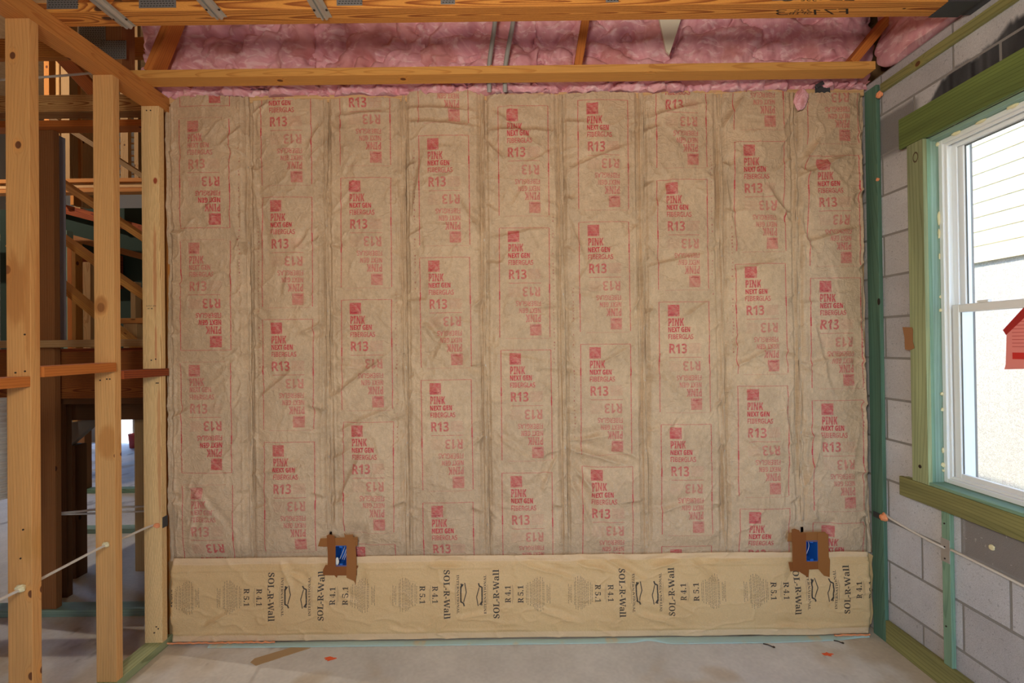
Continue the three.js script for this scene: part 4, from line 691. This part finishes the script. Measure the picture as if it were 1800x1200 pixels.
{
  const s = thing('stair_framing', 'sloping stair framing of rough lumber seen between the left studs', 'staircase');
  const D = [0.82, -0.57, 0], rail = (a, b, w, t, m) => plank(s, 'sloped_plate', a, b, w, t, [0, 0, 1], m);
  rail([-3.75, 3.44, -3.9], [-2.45, 2.59, -3.9], 0.089, 0.036, M.spruceGrey);
  rail([-3.50, 2.93, -3.5], [-2.30, 2.10, -3.5], 0.089, 0.038, M.spruceYellow);
  rail([-3.30, 2.49, -3.3], [-2.18, 1.685, -3.3], 0.089, 0.036, M.spruceYellow);
  rail([-3.20, 2.19, -3.2], [-2.30, 1.44, -3.2], 0.089, 0.036, M.spruceYellow);
  board(s, 'post', [-2.81, -2.735], [0, 1.20], [-3.09, -3.05], M.spruceDark);
  board(s, 'post', [-2.975, -2.90], [0, 0.88], [-3.39, -3.30], M.spruceDark);
  board(s, 'post', [-2.585, -2.50], [0, 1.19], [-3.49, -3.40], M.spruceGrey);
  const gu = add(s, 'gusset', slabGeo([[-2.99, 1.019], [-2.70, 1.073], [-2.60, 1.09], [-2.60, 1.06], [-2.764, 1.024], [-2.942, 0.872], [-2.99, 0.872]], 0.04, 0.002), M.drab); gu.position.z = -3.33;
  board(s, 'soffit_beam', [-3.4, -2.20], [1.06, 1.21], [-3.24, -3.20], M.spruceDark);
  board(s, 'landing', [-3.6, -1.99], [1.19, 1.23], [-3.75, -2.95], M.spruceDark);
  for (const [x0, x1, y0, y1, z, m] of [[-3.182, -3.153, 1.23, 2.30, -3.6, M.spruceYellow], [-3.36, -3.30, 1.23, 2.2, -3.9, M.spruce], [-3.572, -3.535, 1.23, 2.4, -4.0, M.spruceOrange], [-3.695, -3.66, 1.23, 2.5, -4.1, M.green], [-2.757, -2.722, 1.72, 2.00, -3.6, M.spruceGrey], [-2.80, -2.757, 1.70, 1.96, -3.7, M.spruceWarm], [-2.85, -2.75, 1.40, 1.70, -3.65, M.spruce]]) board(s, 'stud', [x0, x1], [y0, y1], [z - 0.06, z], m);
  board(s, 'block', [-2.86, -2.40], [1.70, 1.737], [-3.69, -3.60], M.spruceWarm);
  board(s, 'tread_board', [-4.6, -3.9], [2.12, 2.45], [-5.0, -4.96], M.pineRed);
  board(s, 'sheathing', [-5.2, -2.4], [1.23, 2.95], [-5.12, -5.06], M.sheathGreen);
  plank(s, 'stringer', [-4.7, 2.99, -5.0], [-3.3, 2.60, -5.0], 0.04, 0.09, [0, 0, 1], M.pineRed);
  plank(s, 'stringer', [-4.7, 2.72, -4.98], [-3.3, 2.33, -4.98], 0.04, 0.06, [0, 0, 1], M.spruceBrown);
}
{
  const u = thing('upper_framing', 'pale stud framing of the upper floor seen high between the left studs', 'framing');
  board(u, 'floor_plate', [-5.6, -2.6], [2.996, 3.031], [-4.49, -4.40], M.spruceWarm);
  board(u, 'floor_plate', [-5.6, -2.6], [2.952, 2.994], [-4.51, -4.42], M.spruce);
  board(u, 'floor_plate', [-5.6, -2.6], [2.908, 2.942], [-4.49, -4.40], M.spruceWarm);
  for (const [x0, x1, z0, z1, m] of [[-4.203, -4.169, -4.63, -4.60, M.pine], [-4.178, -4.085, -4.70, -4.61, M.spruceGrey], [-4.606, -4.57, -5.29, -5.20, M.spruceWarm], [-4.745, -4.675, -5.49, -5.40, M.spruceGrey], [-4.592, -4.56, -5.39, -5.30, M.spruce], [-4.77, -4.745, -5.69, -5.60, M.spruce], [-3.607, -3.535, -4.64, -4.60, M.spruceGrey], [-3.48, -3.44, -4.64, -4.60, M.spruceGrey], [-4.50, -4.45, -4.89, -4.80, M.spruceWarm]]) board(u, 'stud', [x0, x1], [3.031, 4.6], [z0, z1], m);
  for (let i = 0; i < 8; i++) board(u, 'slat', [-4.75, -4.42], [3.62 + i * 0.075, 3.635 + i * 0.075], [-6.02, -6.0], i % 2 ? M.spruceWarm : M.spruceGrey);
  board(u, 'sheet', [-5.18, -5.12], [3.676, 3.835], [-6.01, -6.0], M.vinyl);
  plank(u, 'brace', [-3.10, 3.60, -3.3], [-2.62, 3.08, -3.3], 0.05, 0.08, [0, 0, 1], M.spruceOrange);
}
{
  const f = thing('far_partition', 'distant stud partition on a green sole plate seen low between the left studs', 'framing');
  board(f, 'sole_plate', [-5.6, -3.0], [0.0, 0.045], [-5.34, -5.25], M.greenPale);
  board(f, 'stud', [-4.66, -4.61], [0.045, 2.7], [-5.30, -5.27], M.pine);
  board(f, 'stud', [-4.59, -4.515], [0.045, 2.7], [-5.34, -5.25], M.spruceBrown);
  board(f, 'top_plate', [-5.6, -3.0], [2.7, 2.74], [-5.34, -5.25], M.spruce);
  const g = thing('green_plate', 'short green treated plate on the dark floor beyond the doorway', 'wood plate');
  board(g, 'plate', [-3.72, -2.9], [0, 0.04], [-4.19, -4.10], M.green);
  const k = thing('red_bucket', 'small red bucket on the far floor seen past the left studs', 'bucket', { pos: [-5.83, 0.0, -7.7], });
  add(k, 'pail', new THREE.LatheGeometry([[0, 0], [0.08, 0], [0.095, 0.2], [0.1, 0.2], [0.1, 0.21], [0.09, 0.21], [0.076, 0.012], [0, 0.012]].map((p) => new THREE.Vector2(...p)), 24), std({ color: 0xc23a30, roughness: 0.5 }));
  const q = thing('ribbed_duct', 'grey ribbed duct hanging behind the leftmost stud', 'duct', { pos: [-2.285, 0.86, -2.2] });
  const pf = []; for (let i = 0; i <= 80; i++) { const y = i / 80 * 0.44; pf.push(new THREE.Vector2(0.05 + 0.006 * Math.sin(i * Math.PI / 2), y)); }
  add(q, 'hose', new THREE.LatheGeometry(pf, 24), std({ color: 0xb4b4b2, roughness: 0.5, metalness: 0.3 }));
}

// ---------------------------------------------------------------- unseen lamps, placed to light the room and the space beyond the studs
for (const [label, pos, aim, L] of [['unseen work lamp on a tripod behind the camera, placed to light the papered wall', [-0.42, 0, 0.36], [1.25, -2.57], UNSEEN_LAMP_A], ['unseen work lamp on a tripod behind the camera, placed to light the bare studs', [-0.95, 0, 1.5], [-1.5, -2.57], UNSEEN_LAMP_B]]) {
  const t = thing('unseen_work_lamp', label, 'lamp', { pos });
  add(t, 'pole', new THREE.CylinderGeometry(0.014, 0.014, 1.75, 12).translate(0, 0.925, 0.04), M.gun);
  for (let i = 0; i < 3; i++) { const a = i * 2.094 + 0.4; add(t, 'leg', tube([[0, 0.55, 0.04], [0.22 * Math.cos(a), 0.28, 0.04 + 0.22 * Math.sin(a)], [0.42 * Math.cos(a), 0.012, 0.04 + 0.42 * Math.sin(a)]], 0.011, 12), M.gun); }
  add(t, 'head', boardGeo(0.52, 0.40, 0.07, [0, 0], 0.01).translate(0, 1.92, 0.04), M.gun);
  add(t, 'lens', new THREE.BoxGeometry(0.46, 0.34, 0.004).translate(0, 1.92, 0.002), new THREE.MeshStandardMaterial({ color: 0x222222, emissive: L.color, emissiveIntensity: 2 }));
  const l = new THREE.RectAreaLight(L.color, L.intensity, 0.46, 0.34); l.position.set(0, 1.92, -0.004); t.add(l);
  t.rotation.y = Math.atan2(pos[0] - aim[0], pos[2] - aim[1]);
}
{
  const t = thing('unseen_site_bulb', 'unseen bare bulb, placed to light the dark space beyond the studs', 'lamp', { pos: [-5.2, 4.2, -3.2] });
  add(t, 'cord', new THREE.CylinderGeometry(0.004, 0.004, 0.95, 8).translate(0, 0.525, 0), M.gun);
  add(t, 'socket', new THREE.CylinderGeometry(0.02, 0.024, 0.06, 12).translate(0, 0.06, 0), M.gun);
  const b = new THREE.Mesh(new THREE.SphereGeometry(0.035, 16, 12), new THREE.MeshStandardMaterial({ color: 0x222222, emissive: UNSEEN_BULB.color, emissiveIntensity: 6 })); b.name = 'bulb'; t.add(b);
  const l = new THREE.PointLight(UNSEEN_BULB.color, UNSEEN_BULB.intensity, 0, 2); l.castShadow = true; t.add(l);
}
renderer.render(scene, camera);
